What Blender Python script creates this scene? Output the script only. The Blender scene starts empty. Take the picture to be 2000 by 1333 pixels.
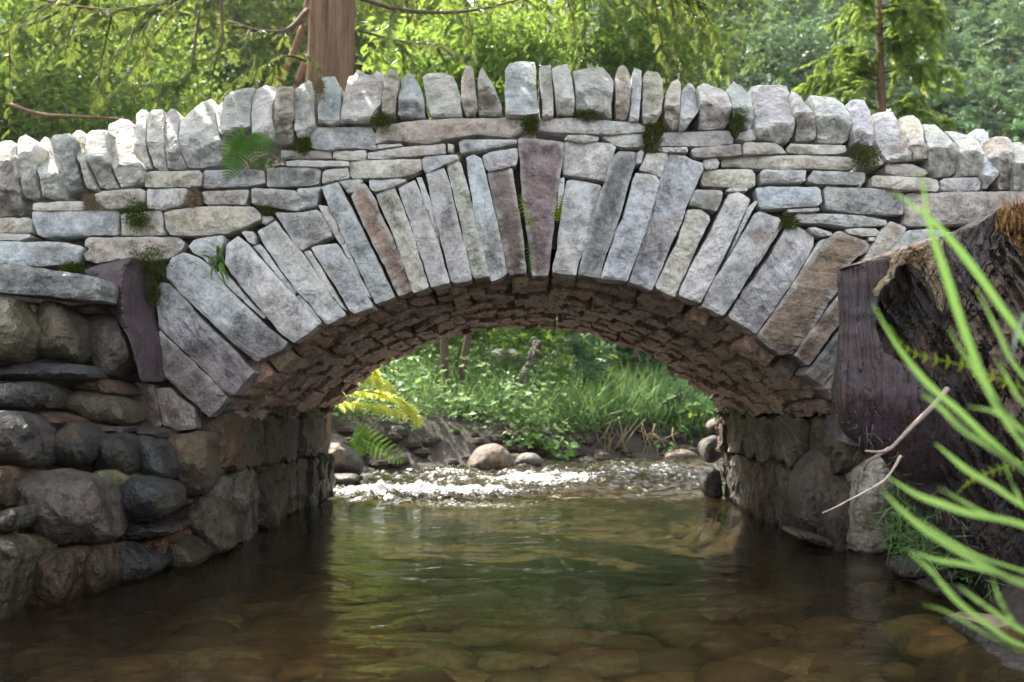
import bpy, math, random
import numpy as np
from mathutils import Vector, noise
from mathutils.geometry import delaunay_2d_cdt

random.seed(7); RNG = np.random.default_rng(7)
SC = bpy.context.scene
COL = SC.collection

# ------------------------------------------------------------------ camera, light, exposure
CAM_H, FPX, CX, CY = 0.611, 1833.0, 1015.0, 800.0     # eye height over the water, focal length and vanishing point in photo pixels
cam = bpy.data.cameras.new("camera")
cam.sensor_width = 36.0; cam.lens = FPX / 2000 * 36
cam.shift_x = (1000 - CX) / 2000; cam.shift_y = (CY - 666.5) / 2000
cam.clip_start = 0.05; cam.clip_end = 500
cam.dof.use_dof = True; cam.dof.focus_distance = 3.9; cam.dof.aperture_fstop = 3.2
co = bpy.data.objects.new("camera", cam); COL.objects.link(co)
co.location = (0, 0, CAM_H); co.rotation_euler = (math.radians(90), 0, 0)
SC.camera = co

SUN = Vector((-0.42, 0.47, 0.775)).normalized()        # towards the sun: high, behind the bridge on the left
SUN_EL = math.asin(SUN.z); SUN_AZ = math.atan2(SUN.x, SUN.y)
world = bpy.data.worlds.new("World"); SC.world = world; world.use_nodes = True
wn = world.node_tree.nodes; wl = world.node_tree.links
bg = wn["Background"]; sky = wn.new("ShaderNodeTexSky")
sky.sky_type = 'NISHITA'; sky.sun_disc = False
sky.sun_elevation = SUN_EL; sky.sun_rotation = SUN_AZ
sky.air_density = 1.0; sky.dust_density = 5.0; sky.ozone_density = 0.3
hz = wn.new("ShaderNodeHueSaturation"); hz.inputs["Saturation"].default_value = 0.34     # thin white haze over the blue
wl.new(sky.outputs[0], hz.inputs["Color"]); wl.new(hz.outputs[0], bg.inputs[0]); bg.inputs[1].default_value = 0.15
sl = bpy.data.lights.new("sun", 'SUN'); sl.energy = 3.1; sl.angle = math.radians(0.55); sl.color = (1.0, 0.93, 0.82)
so = bpy.data.objects.new("sun", sl); COL.objects.link(so)
so.rotation_euler = (-SUN).to_track_quat('-Z', 'Y').to_euler()
SC.view_settings.view_transform = 'Standard'; SC.view_settings.look = 'None'
SC.view_settings.exposure = 2.46; SC.view_settings.gamma = 1.0
SC.cycles.max_bounces = 8; SC.cycles.diffuse_bounces = 4; SC.cycles.glossy_bounces = 3
SC.cycles.transparent_max_bounces = 10; SC.cycles.transmission_bounces = 4

# ------------------------------------------------------------------ helpers
def px(x, y, D):
    """Photo pixel at distance D -> point in the scene."""
    return Vector(((x - CX) / FPX * D, D, CAM_H + (CY - y) / FPX * D))

def thing(name, label, cat, loc=(0, 0, 0), group=None):
    o = bpy.data.objects.new(name, None); COL.objects.link(o)
    o.location = loc; o.empty_display_size = 0.1
    o["label"] = label; o["category"] = cat
    if group: o["group"] = group
    return o

def tag(o, label, cat, group=None):
    o["label"] = label; o["category"] = cat
    if group: o["group"] = group
    return o

def kind(o, k):
    o["kind"] = k; return o

def link_mesh(name, verts, faces, mat, parent=None, color=None, smooth=True, center=True, tint=None):
    V = np.asarray(verts, dtype=np.float64)
    c = V.mean(axis=0) if center else np.zeros(3)
    me = bpy.data.meshes.new(name)
    if isinstance(faces, np.ndarray):
        n, k = faces.shape
        me.vertices.add(len(V)); me.vertices.foreach_set("co", (V - c).astype(np.float32).ravel())
        me.loops.add(n * k); me.loops.foreach_set("vertex_index", faces.astype(np.int32).ravel())
        me.polygons.add(n); me.polygons.foreach_set("loop_start", np.arange(0, n * k, k, dtype=np.int32))
        me.update(calc_edges=True)
    else:
        me.from_pydata((V - c).tolist(), [], faces)
    me.polygons.foreach_set("use_smooth", np.full(len(me.polygons), smooth, dtype=bool))
    if tint is not None:
        a = me.attributes.new("tint", 'FLOAT', 'POINT')
        a.data.foreach_set("value", np.asarray(tint, dtype=np.float32))
    me.materials.append(mat)
    o = bpy.data.objects.new(name, me); COL.objects.link(o)
    if parent is not None:
        o.parent = parent
        o.location = Vector(c) - parent.location
    else:
        o.location = c
    if color is not None: o.color = (*color, 1)
    return o

def join_geo(geos):
    V, F, n = [], [], 0
    for v, f in geos:
        V.append(np.asarray(v)); F += [tuple(i + n for i in t) for t in f]; n += len(v)
    return np.concatenate(V), F

def resample(P, step):
    P = np.asarray(P, float); Q = []
    for i in range(len(P)):
        a, b = P[i], P[(i + 1) % len(P)]
        n = max(1, int(round(np.linalg.norm(b - a) / step)))
        for k in range(n): Q.append(a + (b - a) * k / n)
    return np.array(Q)

def chaikin(P, r=0.2):
    P = np.asarray(P, float); Q = []
    for i in range(len(P)):
        a, b = P[i], P[(i + 1) % len(P)]
        Q.append(a + (b - a) * r); Q.append(b - (b - a) * r)
    return np.array(Q)

def in_poly(pts, poly):
    x, y = pts[:, 0], pts[:, 1]; inside = np.zeros(len(pts), bool); j = len(poly) - 1
    for i in range(len(poly)):
        xi, yi = poly[i]; xj, yj = poly[j]
        c = ((yi > y) != (yj > y)) & (x < (xj - xi) * (y - yi) / (yj - yi + 1e-12) + xi)
        inside ^= c; j = i
    return inside

def dist_poly(pts, poly):
    a = poly; b = np.roll(poly, -1, axis=0); ab = b - a
    d = np.full(len(pts), 1e9)
    for i in range(len(a)):
        t = np.clip(((pts - a[i]) @ ab[i]) / (ab[i] @ ab[i] + 1e-12), 0, 1)
        d = np.minimum(d, np.linalg.norm(pts - a[i] - t[:, None] * ab[i], axis=1))
    return d

def fbm(p, scale, octs=4, seed=0.0):
    return noise.fractal(Vector((p[0] * scale + seed, p[1] * scale + seed * 1.7, p[2] * scale - seed * .6)), 0.9, 2.0, octs)

def slab_geo(poly, D, thick, yfun=None, step=8.0, corner=0.16, bev=0.014, bevw=0.02, facet=0.10, rough=0.006,
             gap=1.2, jit=1.6, dome=0.0, back=0.86, seed=None, nfac=4):
    """A stone whose outline is given in photo pixels at distance D: a broken, facetted front, rough edges and real thickness behind."""
    seed = random.random() * 100 if seed is None else seed
    P = np.asarray(poly, float)
    m = P.mean(axis=0)
    size = np.sqrt(abs(np.sum(P[:, 0] * np.roll(P[:, 1], -1) - P[:, 1] * np.roll(P[:, 0], -1))) / 2)
    P = chaikin(P, corner)
    B = resample(P, step)
    e = np.roll(B, -1, axis=0) - np.roll(B, 1, axis=0)
    nrm = np.stack([e[:, 1], -e[:, 0]], 1); nrm /= np.linalg.norm(nrm, axis=1)[:, None] + 1e-9
    area = np.sum(B[:, 0] * np.roll(B[:, 1], -1) - B[:, 1] * np.roll(B[:, 0], -1))
    if area < 0: nrm = -nrm                                  # outward in pixel space
    J = np.array([noise.noise(Vector((b[0] * .045, b[1] * .045, seed))) + .5 * noise.noise(Vector((b[0] * .13, b[1] * .13, seed + 9))) for b in B])
    B = B + nrm * (J * jit - gap)[:, None]
    lo, hi = B.min(0), B.max(0)
    xs = np.arange(lo[0], hi[0], step); ys = np.arange(lo[1], hi[1], step * .87)
    G = np.array([(x + (step / 2 if r % 2 else 0), y) for r, y in enumerate(ys) for x in xs])
    if len(G):
        G = G + RNG.uniform(-.22, .22, G.shape) * step
        G = G[in_poly(G, B)]
        if len(G): G = G[dist_poly(G, B) > step * .55]
    pts = np.concatenate([B, G]) if len(G) else B
    nb = len(B)
    vc, _, tri, *_r = delaunay_2d_cdt([Vector(p) for p in pts], [(i, (i + 1) % nb) for i in range(nb)], [], 1, 1e-4)
    Q = np.array([[v.x, v.y] for v in vc])
    if len(Q) != len(pts): B2 = None
    s = D / FPX
    d = dist_poly(Q, B) * s
    rel = (Q - m) * s
    Wx = (Q[:, 0] - CX) * s; Wz = CAM_H + (CY - Q[:, 1]) * s
    pl = [(random.uniform(-1, 1) * facet, random.uniform(-1, 1) * facet, random.uniform(-.2, .6) * facet * size * s * .5) for _ in range(nfac)]
    y = np.max([a * rel[:, 0] - b * rel[:, 1] - c for a, b, c in pl], axis=0)
    y = y - np.median(y)
    nz = np.array([noise.fractal(Vector((a * 9 + seed, 0.3 * seed, b * 9)), .8, 2.1, 5) + .9 * abs(noise.noise(Vector((a * 5 - seed, 7, b * 5)))) for a, b in zip(Wx, Wz)])
    y = y - rough * nz * 1.6
    if dome: 
        dm = d.max() + 1e-6
        y = y + dome * (1 - np.sqrt(np.clip(1 - (1 - d / dm) ** 2, 0, 1)))
    y = y + bev * np.clip(1 - d / bevw, 0, 1) ** 2
    if yfun is not None: y = y + yfun(Q, nz)
    Y = D + y
    f = Y / FPX                                               # measure each point at its own distance
    V = np.stack([(Q[:, 0] - CX) * f, Y, CAM_H + (CY - Q[:, 1]) * f], 1)
    F = [tuple(t) for t in tri]
    # orient towards camera (normal -y)
    a, b, c = V[F[0][0]], V[F[0][1]], V[F[0][2]]
    if np.cross(b - a, c - a)[1] > 0: F = [t[::-1] for t in F]
    # boundary loop of the triangulation -> sides and back
    cnt = {}
    for t in F:
        for k in range(3):
            e0, e1 = t[k], t[(k + 1) % 3]
            cnt[(e0, e1)] = 1
    nxt = {e0: e1 for (e0, e1) in cnt if (e1, e0) not in cnt}
    start = next(iter(nxt)); loop = [start]; cur = nxt[start]
    while cur != start and len(loop) <= len(nxt): loop.append(cur); cur = nxt[cur]
    L = np.array(loop); cen = V[L].mean(0)
    rings = [L]; base = len(V); allV = [V]
    for fr, sh in ((.35, .99), (1.0, back)):
        R = V[L].copy()
        R[:, 0] = cen[0] + (R[:, 0] - cen[0]) * sh; R[:, 2] = cen[2] + (R[:, 2] - cen[2]) * sh
        R[:, 1] = R[:, 1] * (1 - fr) + (D + thick) * fr
        allV.append(R); rings.append(np.arange(base, base + len(L))); base += len(L)
    for r0, r1 in zip(rings[:-1], rings[1:]):
        for k in range(len(L)):
            k2 = (k + 1) % len(L)
            F.append((int(r0[k2]), int(r0[k]), int(r1[k]), int(r1[k2])))
    F.append(tuple(int(i) for i in rings[-1]))
    return np.concatenate(allV), F

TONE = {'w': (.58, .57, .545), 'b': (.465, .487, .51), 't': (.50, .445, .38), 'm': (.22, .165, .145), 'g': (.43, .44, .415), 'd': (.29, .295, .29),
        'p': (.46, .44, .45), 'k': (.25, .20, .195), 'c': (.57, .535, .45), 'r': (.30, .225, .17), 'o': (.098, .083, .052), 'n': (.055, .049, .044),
        'u': (.058, .057, .062), 'v': (.070, .045, .055), 'y': (.22, .20, .11), 'e': (.115, .102, .083), 's': (.105, .064, .040), 'f': (.20, .10, .055), 'q': (.40, .265, .19), 'x': (.13, .13, .12), 'a': (.14, .10, .07)}  # q: soffit brown, with warm bounce from the water in the colour
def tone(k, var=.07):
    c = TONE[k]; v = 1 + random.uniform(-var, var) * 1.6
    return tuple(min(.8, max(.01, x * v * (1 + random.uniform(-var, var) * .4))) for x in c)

# ------------------------------------------------------------------ materials
def new_mat(name):
    m = bpy.data.materials.new(name); m.use_nodes = True
    nt = m.node_tree; nt.nodes.clear()
    out = nt.nodes.new("ShaderNodeOutputMaterial")
    return m, nt, out
class NB:
    def __init__(s, nt): s.nt = nt
    def n(s, t, **kw):
        nd = s.nt.nodes.new(t)
        for k, v in kw.items():
            if k.startswith("i_"):
                key = k[2:]; key = int(key) if key.isdigit() else key.replace("_", " ")
                s.set(nd.inputs[key], v)
            else: setattr(nd, k, v)
        return nd
    def set(s, sock, v):
        if isinstance(v, bpy.types.NodeSocket): s.nt.links.new(v, sock)
        else: sock.default_value = v
    def math(s, op, a, b=None, clamp=False):
        nd = s.nt.nodes.new("ShaderNodeMath"); nd.operation = op; nd.use_clamp = clamp
        s.set(nd.inputs[0], a)
        if b is not None: s.set(nd.inputs[1], b)
        return nd.outputs[0]
    def mix(s, f, a, b, mode='MIX'):
        nd = s.nt.nodes.new("ShaderNodeMix"); nd.data_type = 'RGBA'; nd.blend_type = mode; nd.clamp_result = False
        s.set(nd.inputs[0], f); s.set(nd.inputs[6], a); s.set(nd.inputs[7], b)
        return nd.outputs[2]
    def noise(s, vec, scale, detail=5, rough=.6, dist=0.0):
        nd = s.nt.nodes.new("ShaderNodeTexNoise"); s.nt.links.new(vec, nd.inputs["Vector"])
        nd.inputs["Scale"].default_value = scale; nd.inputs["Detail"].default_value = detail
        nd.inputs["Roughness"].default_value = rough; nd.inputs["Distortion"].default_value = dist
        return nd.outputs[0]
    def ramp(s, f, lo, hi, a=0.0, b=1.0):
        nd = s.nt.nodes.new("ShaderNodeMapRange"); nd.clamp = True; nd.interpolation_type = 'SMOOTHSTEP'
        s.set(nd.inputs[0], f); nd.inputs[1].default_value = lo; nd.inputs[2].default_value = hi
        nd.inputs[3].default_value = a; nd.inputs[4].default_value = b
        return nd.outputs[0]
    def bump(s, h, strength, dist=.01, normal=None):
        nd = s.nt.nodes.new("ShaderNodeBump"); s.nt.links.new(h, nd.inputs["Height"])
        nd.inputs["Strength"].default_value = strength; nd.inputs["Distance"].default_value = dist
        if normal is not None: s.nt.links.new(normal, nd.inputs["Normal"])
        return nd.outputs[0]

def rock_mat(name, rough=.88, spec=.3, speck=.35, vein=.5, stain=.6, bump=.7, grain=(1, 1, 1), moss=0.0, wet=None, chip=.0, damp=False, beds_amp=1.0, rust=(.42, .27, .16)):
    m, nt, out = new_mat(name); b = NB(nt)
    oi = b.n("ShaderNodeObjectInfo"); geo = b.n("ShaderNodeNewGeometry"); tc = b.n("ShaderNodeTexCoord")
    off = b.n("ShaderNodeVectorMath", operation='SCALE'); off.inputs[0].default_value = (13.1, 7.7, 19.3); nt.links.new(oi.outputs["Random"], off.inputs["Scale"])
    vec = b.n("ShaderNodeVectorMath", operation='ADD'); nt.links.new(tc.outputs["Object"], vec.inputs[0]); nt.links.new(off.outputs[0], vec.inputs[1])
    v = vec.outputs[0]
    mp = b.n("ShaderNodeMapping"); nt.links.new(v, mp.inputs[0]); mp.inputs["Scale"].default_value = grain; vg = mp.outputs[0]
    big = b.noise(v, 4.5, 5, .6, .4); mid = b.noise(vg, 17, 6, .65, .3); fine = b.noise(vg, 75, 4, .7); tiny = b.noise(v, 260, 2, .6)
    base = oi.outputs["Color"]
    k = b.math('ADD', b.ramp(big, .32, .68, -.34, .22), b.ramp(mid, .36, .64, -.26, .22))
    k = b.math('ADD', k, b.ramp(fine, .38, .62, -.15, .14))
    k = b.math('ADD', k, 1.0)
    r2 = b.math('FRACT', b.math('MULTIPLY', oi.outputs['Random'], 37.7)); r3 = b.math('FRACT', b.math('MULTIPLY', oi.outputs['Random'], 91.3))
    rot = b.n('ShaderNodeVectorRotate', rotation_type='Y_AXIS'); nt.links.new(v, rot.inputs['Vector']); nt.links.new(b.math('MULTIPLY', r2, 3.14), rot.inputs['Angle'])
    sc_ = b.n('ShaderNodeMapping'); nt.links.new(rot.outputs[0], sc_.inputs[0]); sc_.inputs['Scale'].default_value = (2.0, 3.0, 10.0)
    beds = b.noise(sc_.outputs[0], 3.0, 4, .55, .5)                 # bedding planes, each stone lying its own way
    k = b.math('ADD', k, b.math('MULTIPLY', b.ramp(beds, .34, .66, -.14, .12), b.ramp(r3, .2, .8, .15 * beds_amp, beds_amp)))
    c = b.mix(1.0, base, b.n("ShaderNodeCombineColor", i_0=k, i_1=k, i_2=k).outputs[0], 'MULTIPLY')
    # iron staining in patches
    st = b.math('MULTIPLY', b.ramp(b.noise(v, 3.2, 4, .55, .8), .52, .70), stain)
    c = b.mix(st, c, b.mix(.75, c, (*rust, 1)))
    # pale lichen and mineral crust specks
    sp = b.math('MULTIPLY', b.ramp(b.noise(v, 38, 5, .75), .60, .72), b.ramp(b.noise(v, 5.5, 3, .5), .45, .62))
    c = b.mix(b.math('MULTIPLY', sp, speck), c, (.66, .66, .62, 1))
    # thin quartz veins
    vn = b.math('ABSOLUTE', b.math('SUBTRACT', b.noise(v, 3.7, 3, .55, 1.2), .5))
    c = b.mix(b.math('MULTIPLY', b.ramp(vn, .0, .010, 1, 0), b.math('MULTIPLY', b.ramp(b.noise(v, 2.1, 2), .5, .62), vein)), c, (.62, .62, .6, 1))
    # chipped arrises are paler than the weathered faces
    c = b.mix(b.math('MULTIPLY', b.ramp(geo.outputs['Pointiness'], .515, .60), chip), c, (.70, .69, .66, 1))
    # dark pits
    pt = b.ramp(tiny, .66, .74)
    c = b.mix(b.math('MULTIPLY', pt, .45), c, (.06, .055, .05, 1))
    if moss:
        ms = b.math('MULTIPLY', b.ramp(b.noise(v, 6, 5, .7), .5, .68), moss)
        c = b.mix(ms, c, (.075, .085, .025, 1))
    if damp:                                                  # damp brown stain rising from the springing of the arch
        zz = b.n("ShaderNodeSeparateXYZ", i_0=geo.outputs["Position"]).outputs[2]
        dv = b.ramp(b.math('ADD', zz, b.math('MULTIPLY', b.math('SUBTRACT', big, .5), .55)), .80, 1.02, .85, 0)
        c = b.mix(dv, c, b.mix(1.0, c, (.50, .44, .43, 1), 'MULTIPLY'))
    bs = b.n("ShaderNodeBsdfPrincipled"); 
    ro = b.math('ADD', b.ramp(mid, .3, .7, -.08, .08), rough)
    if wet is not None:
        z = b.n("ShaderNodeSeparateXYZ", i_0=geo.outputs["Position"]).outputs[2]
        wv = b.ramp(b.math('ADD', z, b.math('MULTIPLY', b.math('SUBTRACT', big, .5), .25)), wet[0], wet[1], 1, 0)
        c = b.mix(wv, c, b.mix(1.0, c, (.55, .53, .5, 1), 'MULTIPLY'))
        ro = b.math('SUBTRACT', ro, b.math('MULTIPLY', wv, .38))
    nt.links.new(c, bs.inputs["Base Color"]); nt.links.new(ro, bs.inputs["Roughness"])
    bs.inputs["Specular IOR Level"].default_value = spec
    h = b.math('ADD', b.math('MULTIPLY', mid, 1.0), b.math('MULTIPLY', fine, .45))
    h = b.math('ADD', h, b.math('MULTIPLY', tiny, .14))
    rdg = b.math('ABSOLUTE', b.math('SUBTRACT', b.noise(vg, 9.5, 4, .55, .5), .5))
    h = b.math('ADD', h, b.math('MULTIPLY', rdg, 2.0)); h = b.math('ADD', h, b.math('MULTIPLY', beds, b.ramp(r3, .2, .8, .2 * beds_amp, 1.2 * beds_amp)))
    nt.links.new(b.bump(h, bump, .022), bs.inputs["Normal"])
    nt.links.new(bs.outputs[0], out.inputs[0])
    return m

def plain_mat(name, col, rough=.9, scale=20, var=.35, bump=.5, spec=.25, grain=(1, 1, 1), col2=None):
    m, nt, out = new_mat(name); b = NB(nt)
    tc = b.n("ShaderNodeTexCoord"); mp = b.n("ShaderNodeMapping"); nt.links.new(tc.outputs["Object"], mp.inputs[0]); mp.inputs["Scale"].default_value = grain
    v = mp.outputs[0]
    a = b.noise(v, scale, 6, .65, .4); a2 = b.noise(v, scale * .2, 4, .6)
    f = b.math('ADD', b.ramp(a, .3, .7, 0, .6), b.ramp(a2, .3, .7, 0, .4))
    c2 = col2 if col2 else tuple(x * (1 - var) for x in col); c1 = tuple(min(1, x * (1 + var)) for x in col)
    c = b.mix(f, (*c2, 1), (*c1, 1))
    bs = b.n("ShaderNodeBsdfPrincipled"); nt.links.new(c, bs.inputs["Base Color"]); bs.inputs["Roughness"].default_value = rough
    bs.inputs["Specular IOR Level"].default_value = spec
    nt.links.new(b.bump(a, bump, .02), bs.inputs["Normal"]); nt.links.new(bs.outputs[0], out.inputs[0])
    return m

def leaf_mat(name, dark, light, trans=.5, tcol=(.22, .30, .03), gloss=.12):
    """Leaves: the 'tint' attribute gives each leaf its own place between an old dark green and a young light green."""
    m, nt, out = new_mat(name); b = NB(nt)
    at = b.n("ShaderNodeAttribute", attribute_name="tint")
    c = b.mix(at.outputs["Fac"], (*dark, 1), (*light, 1))
    t = b.mix(at.outputs["Fac"], (*[x * .55 for x in tcol], 1), (*tcol, 1))
    d = b.n("ShaderNodeBsdfDiffuse", i_0=c); tr = b.n("ShaderNodeBsdfTranslucent", i_0=t)
    mx = b.n("ShaderNodeMixShader"); mx.inputs[0].default_value = trans
    nt.links.new(d.outputs[0], mx.inputs[1]); nt.links.new(tr.outputs[0], mx.inputs[2])
    g = b.n("ShaderNodeBsdfGlossy"); g.inputs["Roughness"].default_value = .38; g.inputs[0].default_value = (.8, .85, .8, 1)
    fr = b.n("ShaderNodeFresnel"); fr.inputs[0].default_value = 1.35
    mg = b.n("ShaderNodeMixShader"); nt.links.new(b.math('MULTIPLY', fr.outputs[0], gloss * 1.6, True), mg.inputs[0])
    nt.links.new(mx.outputs[0], mg.inputs[1]); nt.links.new(g.outputs[0], mg.inputs[2]); nt.links.new(mg.outputs[0], out.inputs[0])
    return m

M_STONE = rock_mat("grey dry stone", spec=.3, bump=.9, vein=.25, stain=.4, chip=.75, moss=.10, speck=.4, damp=True)
M_SLAB = rock_mat("purple slab", rough=.5, spec=.6, speck=.1, vein=0, stain=.1, bump=.6, beds_amp=0.05)
M_WALL = rock_mat("damp field stone", rough=.56, spec=.55, speck=.12, vein=.04, stain=.45, bump=1.0, moss=.35, beds_amp=.25, wet=(.05, .55), rust=(.20, .11, .05))
M_SOFFIT = rock_mat("bounce-warmed layered slab", rough=.55, spec=.45, speck=.12, vein=.1, stain=.6, bump=1.0, grain=(2.2, .6, 2.2), rust=(.30, .16, .09))  # colour set warm in place of light bounced up from the water
M_PIER = rock_mat("pier stone", rough=.7, spec=.4, speck=.15, vein=.4, stain=.5, bump=1.0, grain=(1, 1, .5), moss=.4, wet=(.02, .35), rust=(.22, .12, .05))
M_CORE = plain_mat("dark rubble core", (.055, .047, .040), 1.0)
M_BOULDER = rock_mat("stream boulder", rough=.6, spec=.45, speck=.25, vein=.2, stain=.5, bump=.9, wet=(.02, .2))
M_SOIL = plain_mat("wet bank soil", (.045, .035, .028), .85, 9, .5, 1.0)
M_BARK = plain_mat("stringy cedar bark", (.25, .155, .10), .9, 16, .5, 1.4, .2, (7, 7, .4))
M_BARKD = plain_mat("dark bark", (.10, .07, .05), .9, 18, .45, 1.0, .2, (5, 5, .7))
M_BIRCH = plain_mat("pale birch bark", (.55, .55, .55), .8, 9, .25, .5, .3, (1, 1, 5))
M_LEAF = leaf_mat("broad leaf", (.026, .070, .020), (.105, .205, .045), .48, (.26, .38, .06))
M_CEDAR = leaf_mat("cedar spray", (.028, .060, .024), (.090, .14, .035), .45, (.22, .28, .05))
M_HEDGE = leaf_mat("hillside evergreen spray", (.045, .10, .055), (.12, .22, .10), .32, (.20, .30, .09), .25)
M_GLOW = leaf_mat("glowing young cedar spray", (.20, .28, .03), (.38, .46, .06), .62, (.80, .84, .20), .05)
M_HERB = leaf_mat("bank herb leaf", (.060, .125, .050), (.23, .36, .13), .42, (.28, .40, .12))
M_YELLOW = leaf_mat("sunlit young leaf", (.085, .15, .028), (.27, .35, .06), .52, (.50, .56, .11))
M_GRASS = leaf_mat("grass blade", (.055, .135, .045), (.21, .36, .13), .42, (.28, .42, .12))
M_YCEDAR = leaf_mat("young cedar spray", (.045, .105, .035), (.19, .30, .06), .5, (.36, .48, .08), .1)
M_BLADE = leaf_mat("long grass leaf", (.060, .145, .035), (.12, .24, .065), .35, (.18, .32, .08), .15)
M_MOSS = leaf_mat("moss", (.03, .05, .012), (.10, .13, .02), .35, (.16, .2, .03), .02)
M_DRY = leaf_mat("dead stalk", (.16, .11, .06), (.34, .27, .16), .15, (.3, .25, .12))

# ------------------------------------------------------------------ plant geometry
def unit(v):
    return v / (np.linalg.norm(v, axis=-1, keepdims=True) + 1e-9)
def leaf_quads(P, D, N, L, W, bend=.15):
    """Diamond leaves: root P, direction D, face normal N, length L, width W."""
    D = unit(D); S = unit(np.cross(D, N)); N = np.cross(S, D)
    L = np.asarray(L)[:, None]; W = np.asarray(W)[:, None]
    v = np.empty((len(P), 4, 3))
    v[:, 0] = P; v[:, 1] = P + D * L * .42 + S * W * .5; v[:, 2] = P + D * L - N * L * bend; v[:, 3] = P + D * L * .42 - S * W * .5
    return v
def quads_obj(name, Q, tint, mat, parent=None):
    n = len(Q); V = Q.reshape(-1, 3); F = np.arange(n * 4).reshape(n, 4)
    return link_mesh(name, V, F, mat, parent, smooth=False, tint=np.repeat(tint, 4))
def rand_dirs(n, up=0.0, flat=1.0):
    d = RNG.normal(size=(n, 3)); d[:, 2] = d[:, 2] * flat + up
    return unit(d)
def sprays(P, D, N, L, k=5, wid=.26, droop=.25):
    """Flat cedar sprays: leaflets left and right of a short axis, plus a tip."""
    D = unit(D); S = unit(np.cross(D, N)); N = np.cross(S, D); out = []
    L = np.asarray(L)
    for i in range(k):
        t = (i + .6) / (k + .4)
        for sg in (-1, 1):
            root = P + D * (L * t)[:, None] - N * (L * droop * t * t)[:, None]
            d = D * .75 + S * sg * .75 - N * .15 + RNG.normal(size=P.shape) * .12
            out.append(leaf_quads(root, d, N, L * .55 * (1 - .55 * t), L * wid * .45 * (1 - .3 * t)))
    out.append(leaf_quads(P, D, N, L * 1.05, L * .16))
    return np.concatenate(out), 2 * k + 1

def tube(pts, radii, sides=7, wob=0.0, seed=0.0):
    pts = np.asarray(pts, float); n = len(pts); radii = np.broadcast_to(radii, n)
    V, F = [], []
    up = np.array([0.13, 0.2, 1.0])
    for i in range(n):
        t = pts[min(i + 1, n - 1)] - pts[max(i - 1, 0)]; t /= np.linalg.norm(t) + 1e-9
        a = np.cross(t, up if abs(t @ up) < .97 * np.linalg.norm(up) else np.array([1., 0, 0])); a /= np.linalg.norm(a); c = np.cross(t, a)
        for k in range(sides):
            th = 2 * math.pi * k / sides
            r = radii[i] * (1 + (wob * noise.noise(Vector((math.cos(th) * 2 + seed, math.sin(th) * 2, i * .35 + seed))) if wob else 0))
            V.append(pts[i] + (a * math.cos(th) + c * math.sin(th)) * r)
    for i in range(n - 1):
        for k in range(sides):
            k2 = (k + 1) % sides
            F.append((i * sides + k, i * sides + k2, (i + 1) * sides + k2, (i + 1) * sides + k))
    F.append(tuple(range(sides))[::-1]); F.append(tuple((n - 1) * sides + k for k in range(sides)))
    return np.array(V), F
def curve(pts, n):
    """Smooth Catmull-Rom through pts."""
    P = np.asarray(pts, float); P = np.concatenate([[2 * P[0] - P[1]], P, [2 * P[-1] - P[-2]]]); out = []
    m = len(P) - 3
    for i in range(n):
        u = i / (n - 1) * m; k = min(int(u), m - 1); t = u - k
        a, b_, c, d = P[k:k + 4]
        out.append(.5 * ((2 * b_) + (c - a) * t + (2 * a - 5 * b_ + 4 * c - d) * t * t + (3 * b_ - a - 3 * c + d) * t ** 3))
    return np.array(out)
# ------------------------------------------------------------------ the stones of the bridge, measured on enlarged crops of the photograph
ZR = {'A': (0, 100), 'B': (400, 100), 'C': (800, 100), 'D': (1200, 100), 'E': (1500, 130), 'F': (0, 400), 'G': (300, 400), 'H': (700, 300),
      'I': (1100, 280), 'J': (1400, 400), 'K': (0, 700), 'L': (0, 950), 'M': (350, 650), 'R': (1500, 360), 'S': (1500, 680), 'P': None}
def pts(r, s):
    v = np.array([[float(c) for c in p.split(',')] for p in s.split()])
    return v if ZR[r] is None else v * .26262 + np.array(ZR[r])

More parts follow.
